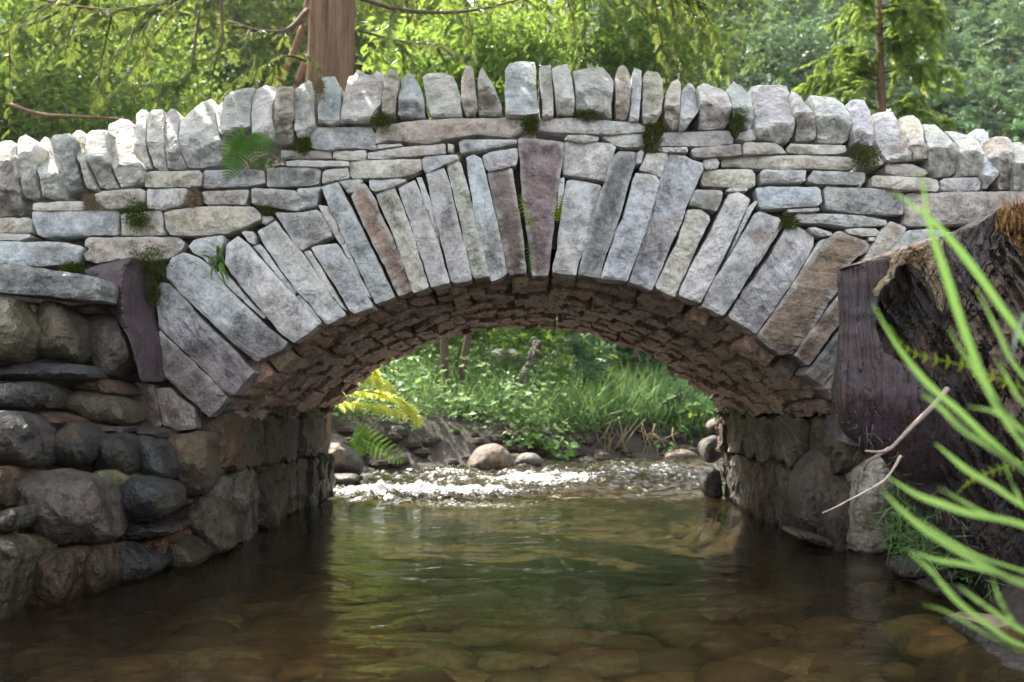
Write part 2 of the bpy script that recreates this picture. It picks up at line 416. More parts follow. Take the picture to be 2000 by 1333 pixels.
COPING = [  # crop, tone, fraction of the height where the top facet breaks to the front, outline
('A', 'w', .25, "-40,690 30,658 90,662 122,700 125,850 160,1080 185,1200 170,1228 -20,1235"),
('A', 'w', .3, "125,680 140,635 190,613 240,650 275,690 265,800 270,900 300,1080 290,1100 190,1095 160,1050 130,830"),
('A', 'w', .6, "280,690 330,635 365,640 375,760 430,960 468,1090 400,1100 310,1080 290,940 268,880"),
('A', 'b', .1, "368,660 400,620 515,602 540,640 550,760 590,900 635,1040 560,1070 475,1095 440,950 395,770"),
('A', 't', .5, "532,620 565,585 600,580 640,615 630,780 670,920 725,1020 700,1035 640,1020 590,850 550,740"),
('A', 'w', .42, "640,620 680,590 790,580 810,600 790,640 800,780 850,930 885,1020 800,1030 740,1020 690,910 625,790 628,700"),
('A', 'w', .65, "805,545 900,495 960,510 1000,550 1000,760 1050,850 1070,980 1000,1005 900,1020 850,920 785,690 800,640"),
('A', 'w', .55, "1010,470 1050,430 1095,435 1090,560 1085,690 1110,800 1135,880 1080,890 1050,790 995,700 1000,600"),
('A', 'w', .55, "1095,470 1130,435 1210,428 1222,470 1215,690 1235,820 1250,890 1190,895 1140,860 1110,760 1085,690 1090,560"),
('A', 'w', .6, "1225,470 1270,425 1310,430 1340,490 1325,650 1340,730 1390,870 1310,885 1245,870 1225,760 1215,600"),
('A', 'w', .58, "1340,510 1420,440 1500,375 1580,350 1610,400 1605,520 1640,650 1665,800 1655,850 1500,875 1395,870 1330,720 1320,650"),
('B', 'w', .9, "75,430 135,355 145,460 130,640 100,600"),
('B', 'w', .78, "140,345 190,300 300,270 375,262 375,290 345,350 340,540 330,560 220,600 130,665 115,600 135,470"),
('B', 'w', .72, "350,310 380,280 450,250 530,260 540,300 500,420 505,560 520,670 420,690 345,640 340,480"),
('B', 'c', .38, "540,270 570,258 655,262 665,310 655,470 668,690 560,705 525,690 510,480 520,380"),
('B', 'w', .78, "670,280 720,235 770,212 800,230 815,330 825,540 800,640 690,650 665,590 660,450"),
('B', 'b', .9, "855,190 970,182 985,240 1025,270 1010,360 1005,520 940,545 835,540 835,420 850,330 890,260"),
('B', 'w', .85, "1030,310 1065,180 1105,175 1130,135 1200,165 1245,175 1275,140 1330,160 1325,300 1310,400 1260,450 1230,525 1120,525 1005,540 1010,430"),
('B', 't', .4, "1335,180 1365,140 1400,130 1440,170 1450,210 1435,320 1420,470 1350,475 1310,450 1310,370 1325,260"),
('B', 'b', .55, "1460,210 1510,160 1550,175 1600,250 1625,310 1640,500 1540,495 1430,480 1440,340"),
('C', 'w', .85, "92,190 140,160 250,155 330,185 355,240 385,340 395,490 250,500 155,495 130,420 105,290"),
('C', 't', .6, "385,200 410,115 450,103 475,120 490,200 495,300 510,420 475,485 420,490 385,400 375,280"),
('C', 't', .2, "500,260 510,160 540,103 580,170 650,300 690,420 690,490 600,490 510,480 505,380"),
('C', 'b', .92, "700,140 740,85 800,75 935,75 945,130 945,280 970,470 850,480 710,475 705,300"),
('C', 'w', .95, "960,130 975,105 1050,100 1060,190 1075,330 1072,485 985,490 980,380 965,260"),
('C', 'w', .62, "1060,130 1090,110 1175,90 1195,140 1230,300 1230,440 1220,485 1090,475 1080,330 1070,220"),
('C', 'w', .42, "1205,150 1260,135 1390,115 1440,120 1490,170 1520,220 1520,300 1505,400 1505,505 1400,490 1300,450 1235,440 1230,270"),
('C', 't', .42, "1525,190 1550,120 1585,92 1620,120 1645,190 1655,250 1640,400 1625,505 1590,520 1530,510 1530,330"),
('C', 'b', .95, "1660,130 1665,112 1730,145 1730,230 1720,380 1710,528 1635,528 1640,400 1650,250"),
('C', 't', .85, "1740,170 1770,140 1850,155 1885,210 1895,320 1880,460 1830,540 1740,545 1728,480 1730,300"),
('D', 't', .5, "385,300 420,225 470,205 498,240 495,330 485,480 470,590 430,590 370,500 375,400"),
('D', 'p', .7, "498,290 545,230 580,240 625,310 635,450 590,500 530,580 480,595 485,450 492,350"),
('D', 'w', .45, "610,265 660,235 700,240 800,280 850,310 865,370 880,410 860,530 820,585 620,590 625,510 635,420 635,340"),
('D', 'g', .5, "830,290 885,218 950,255 1015,320 1030,400 1040,480 1010,590 900,580 870,520 880,430 865,360"),
('D', 'p', .68, "1010,260 1060,250 1230,245 1285,260 1310,330 1345,480 1350,550 1325,640 1290,690 1220,690 1075,660 1050,580 1040,420 1030,330"),
('D', 'g', .4, "1305,300 1340,300 1385,330 1420,390 1490,450 1505,560 1505,640 1480,665 1350,680 1340,640 1355,540 1330,400"),
('D', 'w', .42, "1450,325 1560,330 1640,345 1700,390 1760,470 1775,520 1735,660 1700,690 1590,690 1510,680 1505,560 1490,430"),
('E', 'p', .7, "580,300 610,250 650,236 720,245 760,330 790,500 780,600 640,570 625,480 620,390"),
('E', 'p', .9, "775,350 850,335 930,335 970,400 1040,540 1080,640 1070,705 1000,710 880,700 840,650 800,560 790,440"),
('E', 't', .7, "975,380 1030,360 1080,360 1130,400 1150,440 1170,560 1195,620 1190,690 1085,690 1080,640 1040,530"),
('E', 'w', .38, "1150,420 1240,430 1290,470 1360,540 1415,590 1415,700 1395,790 1360,820 1260,825 1200,770 1195,620 1175,560"),
('E', 'w', .45, "1310,475 1400,480 1520,520 1570,560 1600,620 1620,650 1605,740 1580,815 1400,825 1420,720 1420,600 1390,560"),
('E', 'b', .7, "1515,490 1545,460 1605,460 1640,500 1680,650 1725,800 1690,840 1630,920 1590,910 1600,770 1615,650 1580,560"),
('E', 't', .3, "1660,525 1700,515 1780,520 1820,550 1825,700 1820,830 1810,920 1720,920 1690,860 1725,810 1685,660"),
('E', 'w', .4, "1820,560 1880,560 1920,590 1990,620 1990,940 1830,925 1820,850 1835,720"),
('P', 'w', .4, "2024,300 2060,296 2085,320 2095,384 2026,380"), ('P', 'b', .5, "2088,310 2140,312 2160,400 2098,392"),
('P', 'w', .4, "2145,318 2200,330 2215,415 2165,408"), ('P', 'w', .4, "-60,290 -14,278 -8,420 -62,440"), ('P', 't', .4, "-115,310 -64,300 -66,445 -110,455"),
]
COURSE = [
('A', 'c', "1065,905 1120,895 1480,890 1505,920 1495,1000 1400,1012 1080,1015"), ('B', 'b', "-8,885 200,878 440,885 452,985 300,1005 -10,1018"),
('A', 'c', "245,1130 620,1115 625,1150 610,1185 240,1185"), ('A', 't', "705,1065 760,1040 1040,1020 1080,1040 1078,1110 1020,1150 800,1180 720,1120"),
('A', 'w', "1090,1025 1390,1020 1400,1110 1330,1150 1210,1180 1095,1170"), ('B', 't', "-25,1045 330,1030 320,1080 295,1140 0,1140"),
('F', 'b', "240,60 270,45 600,45 880,45 888,100 880,225 600,230 320,240 280,220 245,130"), ('F', 't', "900,70 1100,50 1190,42 1212,100 1210,225 1050,232 905,228"),
('G', 't', "75,60 150,40 350,12 560,15 740,15 795,70 800,110 680,160 560,215 300,230 130,228 90,180"), ('F', 'c', "-130,100 200,95 235,110 230,200 215,210 -130,210"),
('F', 't', "-130,215 210,215 240,240 130,265 -130,262"), ('F', 'b', "-130,275 300,275 500,285 610,310 620,330 570,440 300,460 120,460 60,440 -130,425"),
('F', 't', "630,265 660,245 1100,240 1330,245 1375,290 1340,350 1260,400 1100,420 900,400 720,440 640,410 615,370 660,330 630,310"),
('G', 'b', "255,310 300,265 400,240 520,230 515,290 460,380 400,440 370,400 300,360"), ('G', 'w', "650,205 680,195 740,200 755,240 740,290 700,270"),
('G', 't', "810,90 880,85 890,110 840,145 808,140"), ('G', 'g', "900,60 1100,55 1215,35 1290,100 1330,230 1200,290 1100,335 1060,310 980,180"),
('B', 'm', "565,740 700,740 940,740 945,800 700,800 570,800"), ('B', 'c', "955,745 1195,740 1205,770 1195,810 1060,812 950,800"),
('B', 'b', "790,620 830,570 1060,565 1240,570 1270,620 1278,735 1100,720 900,735 785,725"), ('B', 't', "1285,700 1450,685 1480,705 1330,722 1285,725"),
('B', 't', "1210,755 1500,710 1790,690 1795,765 1500,785 1300,805 1212,805"),
('C', 't', "-255,610 -230,555 0,525 300,500 600,500 700,495 830,490 855,540 840,600 750,645 500,620 350,640 130,690 -40,670 -160,660 -250,685"),
('B', 'p', "600,820 700,810 1075,820 1070,855 800,858 605,855"), ('B', 't', "500,850 580,825 592,850"), ('B', 'd', "460,865 830,865 865,890 850,985 800,1000 600,1010 460,1008"),
('B', 'w', "875,900 900,880 1065,865 1075,940 980,960 870,985"), ('B', 'c', "1080,830 1100,815 1400,808 1605,800 1612,880 1560,915 1450,940 1100,950 1080,920"),
('B', 'b', "1610,810 1640,785 1870,770 1890,800 1800,840 1650,905 1625,890"), ('C', 't', "285,690 330,700 320,760 285,745"),
('B', 'g', "345,1030 370,1018 670,1035 695,1060 695,1185 600,1180 350,1140"), ('B', 'b', "685,1035 700,1025 840,1015 870,1010 845,1090 830,1150 700,1182 690,1080"),
('B', 'g', "985,960 1180,955 1110,1050 1060,1055 1030,1020"), ('B', 'b', "1220,960 1500,950 1490,970 1400,1010 1250,1045 1225,1020"),
('C', 'b', "365,680 400,660 600,655 800,655 800,690 600,725 380,760"), ('C', 'b', "545,780 600,750 800,720 808,780 795,850 590,895 560,860"),
('C', 'w', "945,520 970,500 1300,500 1540,525 1700,530 1760,565 1750,600 1500,620 1200,610 960,590 940,560"), ('C', 't', "1150,650 1180,625 1300,625 1405,640 1405,665 1300,680 1150,660"),
('C', 'w', "1430,640 1500,625 1730,615 1745,700 1720,715 1560,715 1510,690"), ('C', 'w', "1150,680 1240,670 1500,690 1535,715 1500,820 1455,960 1440,965 1300,940 1140,920 1145,800"),
('C', 'p', "1690,760 1720,735 1745,750 1725,830 1690,835"), ('D', 'w', "185,880 240,755 390,765 395,800 350,920 340,940 260,905"),
('D', 'p', "315,690 360,610 600,600 850,590 885,650 880,690 700,710 400,705 330,710"), ('D', 'g', "320,740 340,720 540,712 548,750 380,755"),
('D', 'm', "570,730 600,720 945,690 950,770 850,780 600,790 580,775"), ('D', 'w', "915,650 930,610 1020,580 1060,620 1050,660 980,670"),
('D', 't', "960,690 980,678 1200,685 1250,720 1280,760 1150,765 962,765"), ('D', 'c', "1290,720 1310,690 1720,700 1725,745 1660,765 1400,768 1290,750"),
('D', 'w', "665,810 760,795 780,830 770,870 680,880 665,860"), ('D', 'c', "790,820 830,790 1100,780 1400,775 1760,790 1830,830 1790,870 1700,885 1450,870 1200,880 900,860 800,865"),
('D', 'c', "640,970 660,885 1020,880 1050,915 1045,1000 1000,1015 830,1015 660,1000"), ('D', 'p', "1085,900 1110,880 1400,885 1425,890 1420,970 1300,980 1100,990 1085,960"),
('D', 'p', "1440,940 1480,890 1640,895 1865,905 1860,970 1830,995 1500,985 1440,970"), ('D', 'b', "1052,1020 1130,1010 1500,1010 1530,1030 1545,1120 1520,1150 1400,1160 1110,1175 1070,1150"),
('E', 'g', "420,910 440,890 900,915 1005,940 1012,1000 1005,1105 900,1105 600,1090 430,1060"), ('E', 'p', "140,1065 380,1050 385,1075 160,1085"),
('E', 'g', "190,1110 220,1092 450,1095 700,1110 880,1140 885,1165 870,1185 600,1195 420,1170 200,1160"), ('E', 'd', "300,1200 340,1195 470,1235 480,1255 400,1265 330,1235"),
('E', 'c', "570,1215 620,1205 800,1205 830,1230 820,1260 700,1262 600,1240"), ('E', 't', "745,1275 790,1270 800,1295 760,1300"), ('E', 't', "735,710 820,660 865,715 850,735 760,745"),
('E', 't', "870,740 890,722 1020,725 1100,740 1180,770 1190,800 1100,820 960,815 880,790"), ('E', 't', "770,830 790,810 1200,830 1260,845 1275,900 1255,930 1000,915 775,890"),
('E', 'p', "1280,855 1310,830 1560,825 1580,870 1570,920 1400,935 1290,920"), ('E', 't', "1015,960 1060,945 1300,940 1690,930 1900,930 2080,950 2080,1150 1700,1150 1400,1170 1060,1190 1015,1170"),
('D', 'p', "820,1045 860,1015 990,1015 990,1040 900,1045"), ('D', 'd', "555,1130 605,1030 800,1040 808,1060 800,1110 760,1190 700,1175 560,1145"),
('P', 'm', "230,752 270,747 298,752 312,790 316,830 300,842 250,838 240,790"), ('P', 't', "304,758 330,757 345,772 378,795 382,838 345,842 318,830 312,795"),
('P', 'g', "1765,455 1990,450 2060,455 2060,560 1900,560 1780,540"), ('P', 't', "1700,560 1880,565 1890,660 1700,655"), ('P', 'd', "1895,565 2080,570 2080,680 1900,670"),
('P', 'g', "1665,665 1850,665 1850,770 1660,765"), ('P', 'w', "1855,680 2080,685 2080,790 1858,780"), ('P', 'd', "1640,775 1800,775 1800,880 1650,870"), ('P', 't', "1805,790 2080,795 2080,900 1808,890"),
('P', 't', "2010,390 2160,410 2160,450 2010,448"), ('P', 'b', "-60,445 -38,445 -38,540 -60,540"),
]
VOUSS = [
('P', 'g', "311,644 340,673 381,710 424,752 444,773 437,787 409,817 381,789 350,763 312,726"),
('P', 'p', "303,563 316,552 332,555 363,584 389,618 413,644 447,673 496,727 473,752 456,773 446,771 424,750 381,706 340,668 311,640"),
('G', 'b', "95,470 140,390 220,360 270,370 330,390 420,460 520,590 690,760 870,930 1000,1025 960,1080 840,1130 765,1165 600,1040 430,880 340,790 200,660 100,540"),
('G', 'g', "470,510 510,480 590,570 700,700 830,830 820,850 640,690 480,530"), ('G', 'w', "540,300 630,235 700,290 780,390 950,570 1060,690 1150,800 1240,885 1130,970 1040,1030 940,950 830,820 620,570 530,440"),
('G', 'b', "735,310 790,290 830,340 920,470 1060,650 1050,680 900,500"), ('G', 'g', "1060,680 1085,670 1170,770 1250,870 1240,885 1130,770"),
('G', 'w', "770,200 910,120 960,190 1110,360 1200,500 1330,680 1430,820 1300,890 1270,880 1170,750 1050,630 930,460 830,310"), ('G', 't', "1115,350 1165,340 1230,440 1320,600 1440,790 1400,770 1280,620 1200,490"),
('G', 'b', "1170,320 1220,300 1360,292 1400,340 1500,500 1600,700 1630,760 1500,810 1460,790 1350,600 1260,470"), ('G', 'g', "1395,300 1425,285 1470,370 1530,520 1610,680 1600,690 1510,540"),
('G', 'c', "1230,5 1300,10 1360,140 1420,280 1390,300 1320,180 1250,50"), ('P', 'b', "628,365 636,363 660,356 680,393 700,433 734,503 771,580 752,588 733,594 705,535 675,474 660,440 641,402"),
('H', 'r', "-55,320 -5,240 45,222 95,285 120,330 160,440 250,620 330,800 400,1010 360,1040 300,1060 260,990 200,850 120,700 40,540 -5,440"),
('H', 'c', "130,310 160,290 265,250 300,320 350,440 410,600 460,790 530,995 470,1020 410,1035 370,920 290,700 230,540 160,390"),
('H', 'w', "300,260 420,195 450,260 510,440 600,680 680,960 540,1000 510,900 440,700 390,530 320,340"), ('H', 'w', "430,180 470,175 500,260 560,420 600,600 605,670 570,620 500,400"),
('H', 'p', "505,150 640,110 670,180 720,400 790,680 840,880 838,940 740,970 690,950 650,800 590,560 540,350"), ('H', 'c', "655,90 740,45 765,75 800,200 860,420 920,680 975,910 870,930 845,900 800,700 740,450"),
('H', 'b', "800,30 860,10 920,40 940,130 990,330 1060,620 1105,890 1060,930 985,950 920,700 860,440 820,200"), ('H', 'm', "960,145 1060,130 1140,110 1160,200 1200,440 1230,650 1250,890 1130,905 1100,850 1060,600 1000,360"),
('P', 'k', "1011,273 1015,269 1063,273 1101,279 1102,300 1094,345 1083,431 1072,538 1039,539 1033,484 1020,387 1014,300"), ('C', 'g', "1115,950 1150,940 1150,1040 1110,1180 1095,1200"),
('H', 'w', "1550,200 1600,195 1800,235 1815,260 1800,310 1740,480 1700,650 1640,800 1620,910 1450,885 1440,850 1480,700 1490,560 1520,350"),
('I', 'd', "370,90 420,55 545,70 540,150 480,330 430,520 370,700 320,830 270,1010 110,975 130,880 200,620 250,450 320,250"),
('I', 'b', "540,225 600,220 690,245 715,280 680,430 610,660 530,880 480,1030 275,1005 320,870 390,660 440,560 480,420 520,270"),
('I', 'b', "790,85 910,90 960,120 1040,150 1040,200 980,340 920,470 880,600 810,740 740,920 660,1095 570,1060 490,1030 540,870 620,610 690,400 740,200"),
('I', 'c', "920,500 1020,490 1090,540 1095,580 1050,660 970,820 900,990 840,1120 830,1140 700,1085 690,1050 750,930 850,720"),
('I', 'w', "1230,380 1300,362 1390,410 1395,430 1330,560 1270,690 1190,860 1120,1000 1060,1120 1020,1190 860,1130 880,1060 970,880 1080,690 1170,500"),
('I', 'g', "1370,480 1430,430 1445,440 1370,570 1240,830 1210,860 1290,680"), ('I', 'p', "1420,530 1460,505 1600,555 1620,580 1560,690 1460,860 1370,1010 1280,1160 1190,1285 1030,1210 1060,1130 1150,970 1240,840 1330,690"),
('I', 'g', "1610,590 1640,600 1560,730 1440,920 1430,900 1530,720"), ('J', 'p', "500,190 560,145 725,235 720,310 600,520 430,770 370,860 290,960 80,830 200,640 280,540 400,370"),
('J', 't', "770,265 825,250 800,300 680,480 570,610 560,590 650,450"), ('J', 'r', "880,205 920,195 1010,235 1110,270 1140,300 1130,340 1050,390 930,500 930,610 830,730 740,880 660,980 560,1110 480,1120 330,1010 300,970 400,830 540,620 700,400 830,250"),
('J', 'r', "930,640 1010,560 1010,800 940,870 850,960 760,1100 680,1200 575,1120 650,1010 800,800"), ('J', 't', "1220,200 1290,120 1410,170 1410,190 1350,290 1200,420 1060,560 1000,560 1100,400 1180,270"),
('J', 'g', "1420,190 1600,180 1700,200 1600,330 1300,600 1100,760 1030,740 1030,600 1250,400"), ('P', 'g', "1648,634 1672,612 1700,640 1655,700 1642,715 1611,757 1573,730 1602,692"),
('P', 'm', "1642,715 1665,700 1700,690 1690,760 1650,790 1630,780 1612,758"),
]
FACE = 4.0
bridge = thing("stone_bridge", "arched dry stone footbridge with upright coping stones spanning the stream", "bridge", (0.04, 5.2, -0.2))

def coping_profile(poly, brk):
    z0, z1 = poly[:, 1].min(), poly[:, 1].max(); h = (z1 - z0) / FPX * FACE
    tilt = random.uniform(1.0, 1.45); slant = random.uniform(-.35, .35); cx = poly[:, 0].mean(); w = np.ptp(poly[:, 0])
    def f(Q, nz):
        t = (Q[:, 1] - z0) / (z1 - z0); x = (Q[:, 0] - cx) / w
        b = brk + slant * x * .4 + (nz - nz.mean()) * .10
        up = np.clip(b - t, 0, 1) * h * tilt
        dn = np.clip(t - b, 0, 1) * h * .42
        return -.035 + up + dn
    return f
for r, t, brk, s in COPING:
    P = pts(r, s)
    v, f = slab_geo(P, FACE, .42, coping_profile(P, brk), step=6.5, facet=.22, nfac=6, rough=.009, bev=.006, bevw=.006, gap=1.3, back=.92, corner=.07)
    link_mesh("coping_stone", v, f, M_STONE, bridge, tuple(c * .95 for c in tone(t, .10)), smooth=False)
for i, (r, t, s) in enumerate(COURSE):
    P = pts(r, s)
    v, f = slab_geo(P, FACE + random.uniform(-.008, .02), .3, None, step=6.5, facet=.22, nfac=7, rough=.008, bev=.006, bevw=.006, gap=.1, corner=.07)
    link_mesh("course_stone", v, f, M_STONE, bridge, tone(t), smooth=False)
for i, (r, t, s) in enumerate(VOUSS):
    P = pts(r, s); thin = len(P) <= 8 and r != 'P'
    v, f = slab_geo(P, FACE + (.012 if thin else random.uniform(-.012, .006)), .40, None, step=6.5, facet=.18, nfac=7, rough=.008, bev=.006, bevw=.006, gap=.0, corner=.06)
    o = link_mesh("keystone" if t == 'k' else "wedge_stone" if thin else "arch_stone", v, f, M_STONE, bridge, tone(t), smooth=False)
    if t == 'k': o["label"] = "purple speckled keystone at the crown of the arch"

# arch: circle measured on the front ring
ARX, ARZ, ARR = 0.037, -0.624, 1.807; BACK = 6.45
TH0 = math.asin((0.61 - ARZ) / ARR)
def core():
    V, F = [], []
    ths = np.linspace(math.pi - TH0 + .02, TH0 - .02, 41)
    arc = [(ARX + (ARR + .13) * math.cos(t), ARZ + (ARR + .13) * math.sin(t)) for t in ths]
    prof = [(-3.4, -.5), (-1.52, -.5)] + arc + [(1.62, -.5), (3.4, -.5), (3.4, 1.02), (2.6, 1.30), (1.8, 1.52), (.9, 1.68), (0.1, 1.72), (-.8, 1.66), (-1.4, 1.50), (-2.0, 1.32), (-2.7, 1.1), (-3.4, .9)]
    n = len(prof)
    for y in (FACE + .09, BACK - .05):
        V += [(x, y, z) for x, z in prof]
    F.append(tuple(range(n))); F.append(tuple(range(2 * n - 1, n - 1, -1)))
    for i in range(n):
        j = (i + 1) % n; F.append((j, i, n + i, n + j))
    return V, F
v, f = core(); link_mesh("rubble_core", v, f, M_CORE, bridge, smooth=False)
# the far face of the bridge, courses seen only from the other side
def block(c, ux, uy, uz, hx, hy, hz, rough=.012, n=(5, 5, 3), rnd=.18, seed=None, lam=0.0):
    """A rough rock block: centre, three axes, half sizes; the +uz face is broken."""
    seed = random.random() * 99 if seed is None else seed
    V, idx = [], {}
    F = []
    N = n
    def vid(i, j, k):
        key = (i, j, k)
        if key not in idx:
            a, b_, c_ = 2 * i / N[0] - 1, 2 * j / N[1] - 1, 2 * k / N[2] - 1
            m = max(abs(a), abs(b_)); e = 1 - rnd * .5 * max(0, abs(a) + abs(b_) - 1) ** 2
            p = c + ux * hx * a * e * (1 - .06 * (c_ < 0)) + uy * hy * b_ * e * (1 - .06 * (c_ < 0)) + uz * hz * c_
            p = p - uz * (rnd * .12 * min(hx, hy) * m ** 4 if k == N[2] else 0)
            q = Vector(p * 11) + Vector((seed, seed, seed))
            p = p + np.array(noise.noise_vector(q)) * rough + np.array(noise.noise_vector(q * 2.7)) * rough * .6
            if lam and c_ > 0: p = p + uz * lam * (noise.noise(Vector((a * hx * 90 + seed, b_ * hy * 9, seed))) + .7 * (1 if noise.noise(Vector((a * 2.2 + seed, b_ * 1.1, 5))) > 0 else -1))
            idx[key] = len(V); V.append(p)
        return idx[key]
    for d in range(3):
        o1, o2 = [(1, 2), (2, 0), (0, 1)][d]
        for side in (0, 1):
            for a in range(N[o1]):
                for b_ in range(N[o2]):
                    q = []
                    for da, db in ((0, 0), (1, 0), (1, 1), (0, 1)):
                        t = [0, 0, 0]; t[d] = N[d] * side; t[o1] = a + da; t[o2] = b_ + db; q.append(vid(*t))
                    F.append(tuple(q if side else q[::-1]))
    return np.array(V), F

# soffit: rough slabs laid in rows along the tunnel; their brown paints in bounced light
rows = 46; vault = []
edges = [TH0 - .02]
while edges[-1] < math.pi - TH0 + .02: edges.append(edges[-1] + random.uniform(.040, .066))
for a0, a1 in zip(edges[:-1], edges[1:]):
    y = FACE + .16 + random.uniform(-.03, .06)
    while y < BACK - .05:
        ln = random.uniform(.11, .28); y1 = min(y + ln, BACK + random.uniform(-.05, .03))
        th = (a0 + a1) / 2 + random.uniform(-.006, .006); rr = ARR + random.uniform(-.020, .016) + (.03 if random.random() < .12 else 0)
        er = np.array([math.cos(th), 0, math.sin(th)]); et = np.array([-math.sin(th), 0, math.cos(th)]); ey = np.array([0, 1., 0])
        tw = random.uniform(-.05, .05); et2 = et * math.cos(tw) + ey * math.sin(tw); ey2 = np.cross(-er, et2)
        rk = random.uniform(-.16, .16); uz = -(er * math.cos(rk) + et2 * math.sin(rk)); et3 = np.cross(ey2, uz)
        c = np.array([ARX, (y + y1) / 2, ARZ]) + er * (rr + .11)
        vault.append((y, block(c, et3, ey2, uz, ARR * (a1 - a0) * .462, (y1 - y) * .485, .11, rough=.0065, n=(7, 9, 1), rnd=.12, lam=.0035)))
        y = y1
vault.sort(key=lambda t: t[0])
for i, (y, g) in enumerate(vault[:100]):
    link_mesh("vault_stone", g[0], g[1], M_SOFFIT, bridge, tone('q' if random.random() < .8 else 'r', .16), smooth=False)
v, f = join_geo([g for _, g in vault[100:]])
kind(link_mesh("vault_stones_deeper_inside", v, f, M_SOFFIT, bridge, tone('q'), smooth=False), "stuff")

# piers: rough upright and lying stones lining the opening
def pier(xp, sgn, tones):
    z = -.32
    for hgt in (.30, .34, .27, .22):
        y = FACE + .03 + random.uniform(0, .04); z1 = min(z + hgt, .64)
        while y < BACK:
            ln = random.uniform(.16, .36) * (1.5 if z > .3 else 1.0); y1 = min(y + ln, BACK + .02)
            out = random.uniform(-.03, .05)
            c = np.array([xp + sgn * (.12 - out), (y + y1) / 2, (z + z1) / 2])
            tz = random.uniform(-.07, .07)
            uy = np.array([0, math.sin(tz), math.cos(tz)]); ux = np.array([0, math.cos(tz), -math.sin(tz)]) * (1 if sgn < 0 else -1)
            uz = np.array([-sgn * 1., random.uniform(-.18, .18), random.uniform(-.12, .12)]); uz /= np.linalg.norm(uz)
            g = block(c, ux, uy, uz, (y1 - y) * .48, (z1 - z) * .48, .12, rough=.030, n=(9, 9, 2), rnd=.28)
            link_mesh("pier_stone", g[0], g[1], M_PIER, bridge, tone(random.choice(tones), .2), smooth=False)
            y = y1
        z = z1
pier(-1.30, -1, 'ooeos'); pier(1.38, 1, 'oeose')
# near right pier: big blue-grey boulder and pale upright stone by the water
for P, t, D, dm in ((pts('P', "1562,930 1590,880 1640,870 1678,880 1690,900 1676,960 1668,1052 1640,1056 1600,1040 1562,1020 1558,980"), 'e', 4.25, .10),
                    (pts('P', "1672,920 1700,895 1735,890 1760,960 1750,1000 1738,1084 1700,1090 1664,1074 1668,1000"), 't', 3.95, .06),
                    (pts('P', "1560,1040 1600,1046 1650,1066 1640,1078 1590,1062 1556,1050"), 'r', 4.1, .04)):
    v, f = slab_geo(P, D, .35, None, step=7, dome=dm, facet=.1, rough=.012, gap=0)
    link_mesh("pier_stone", v, f, M_PIER, bridge, tone(t), smooth=False)
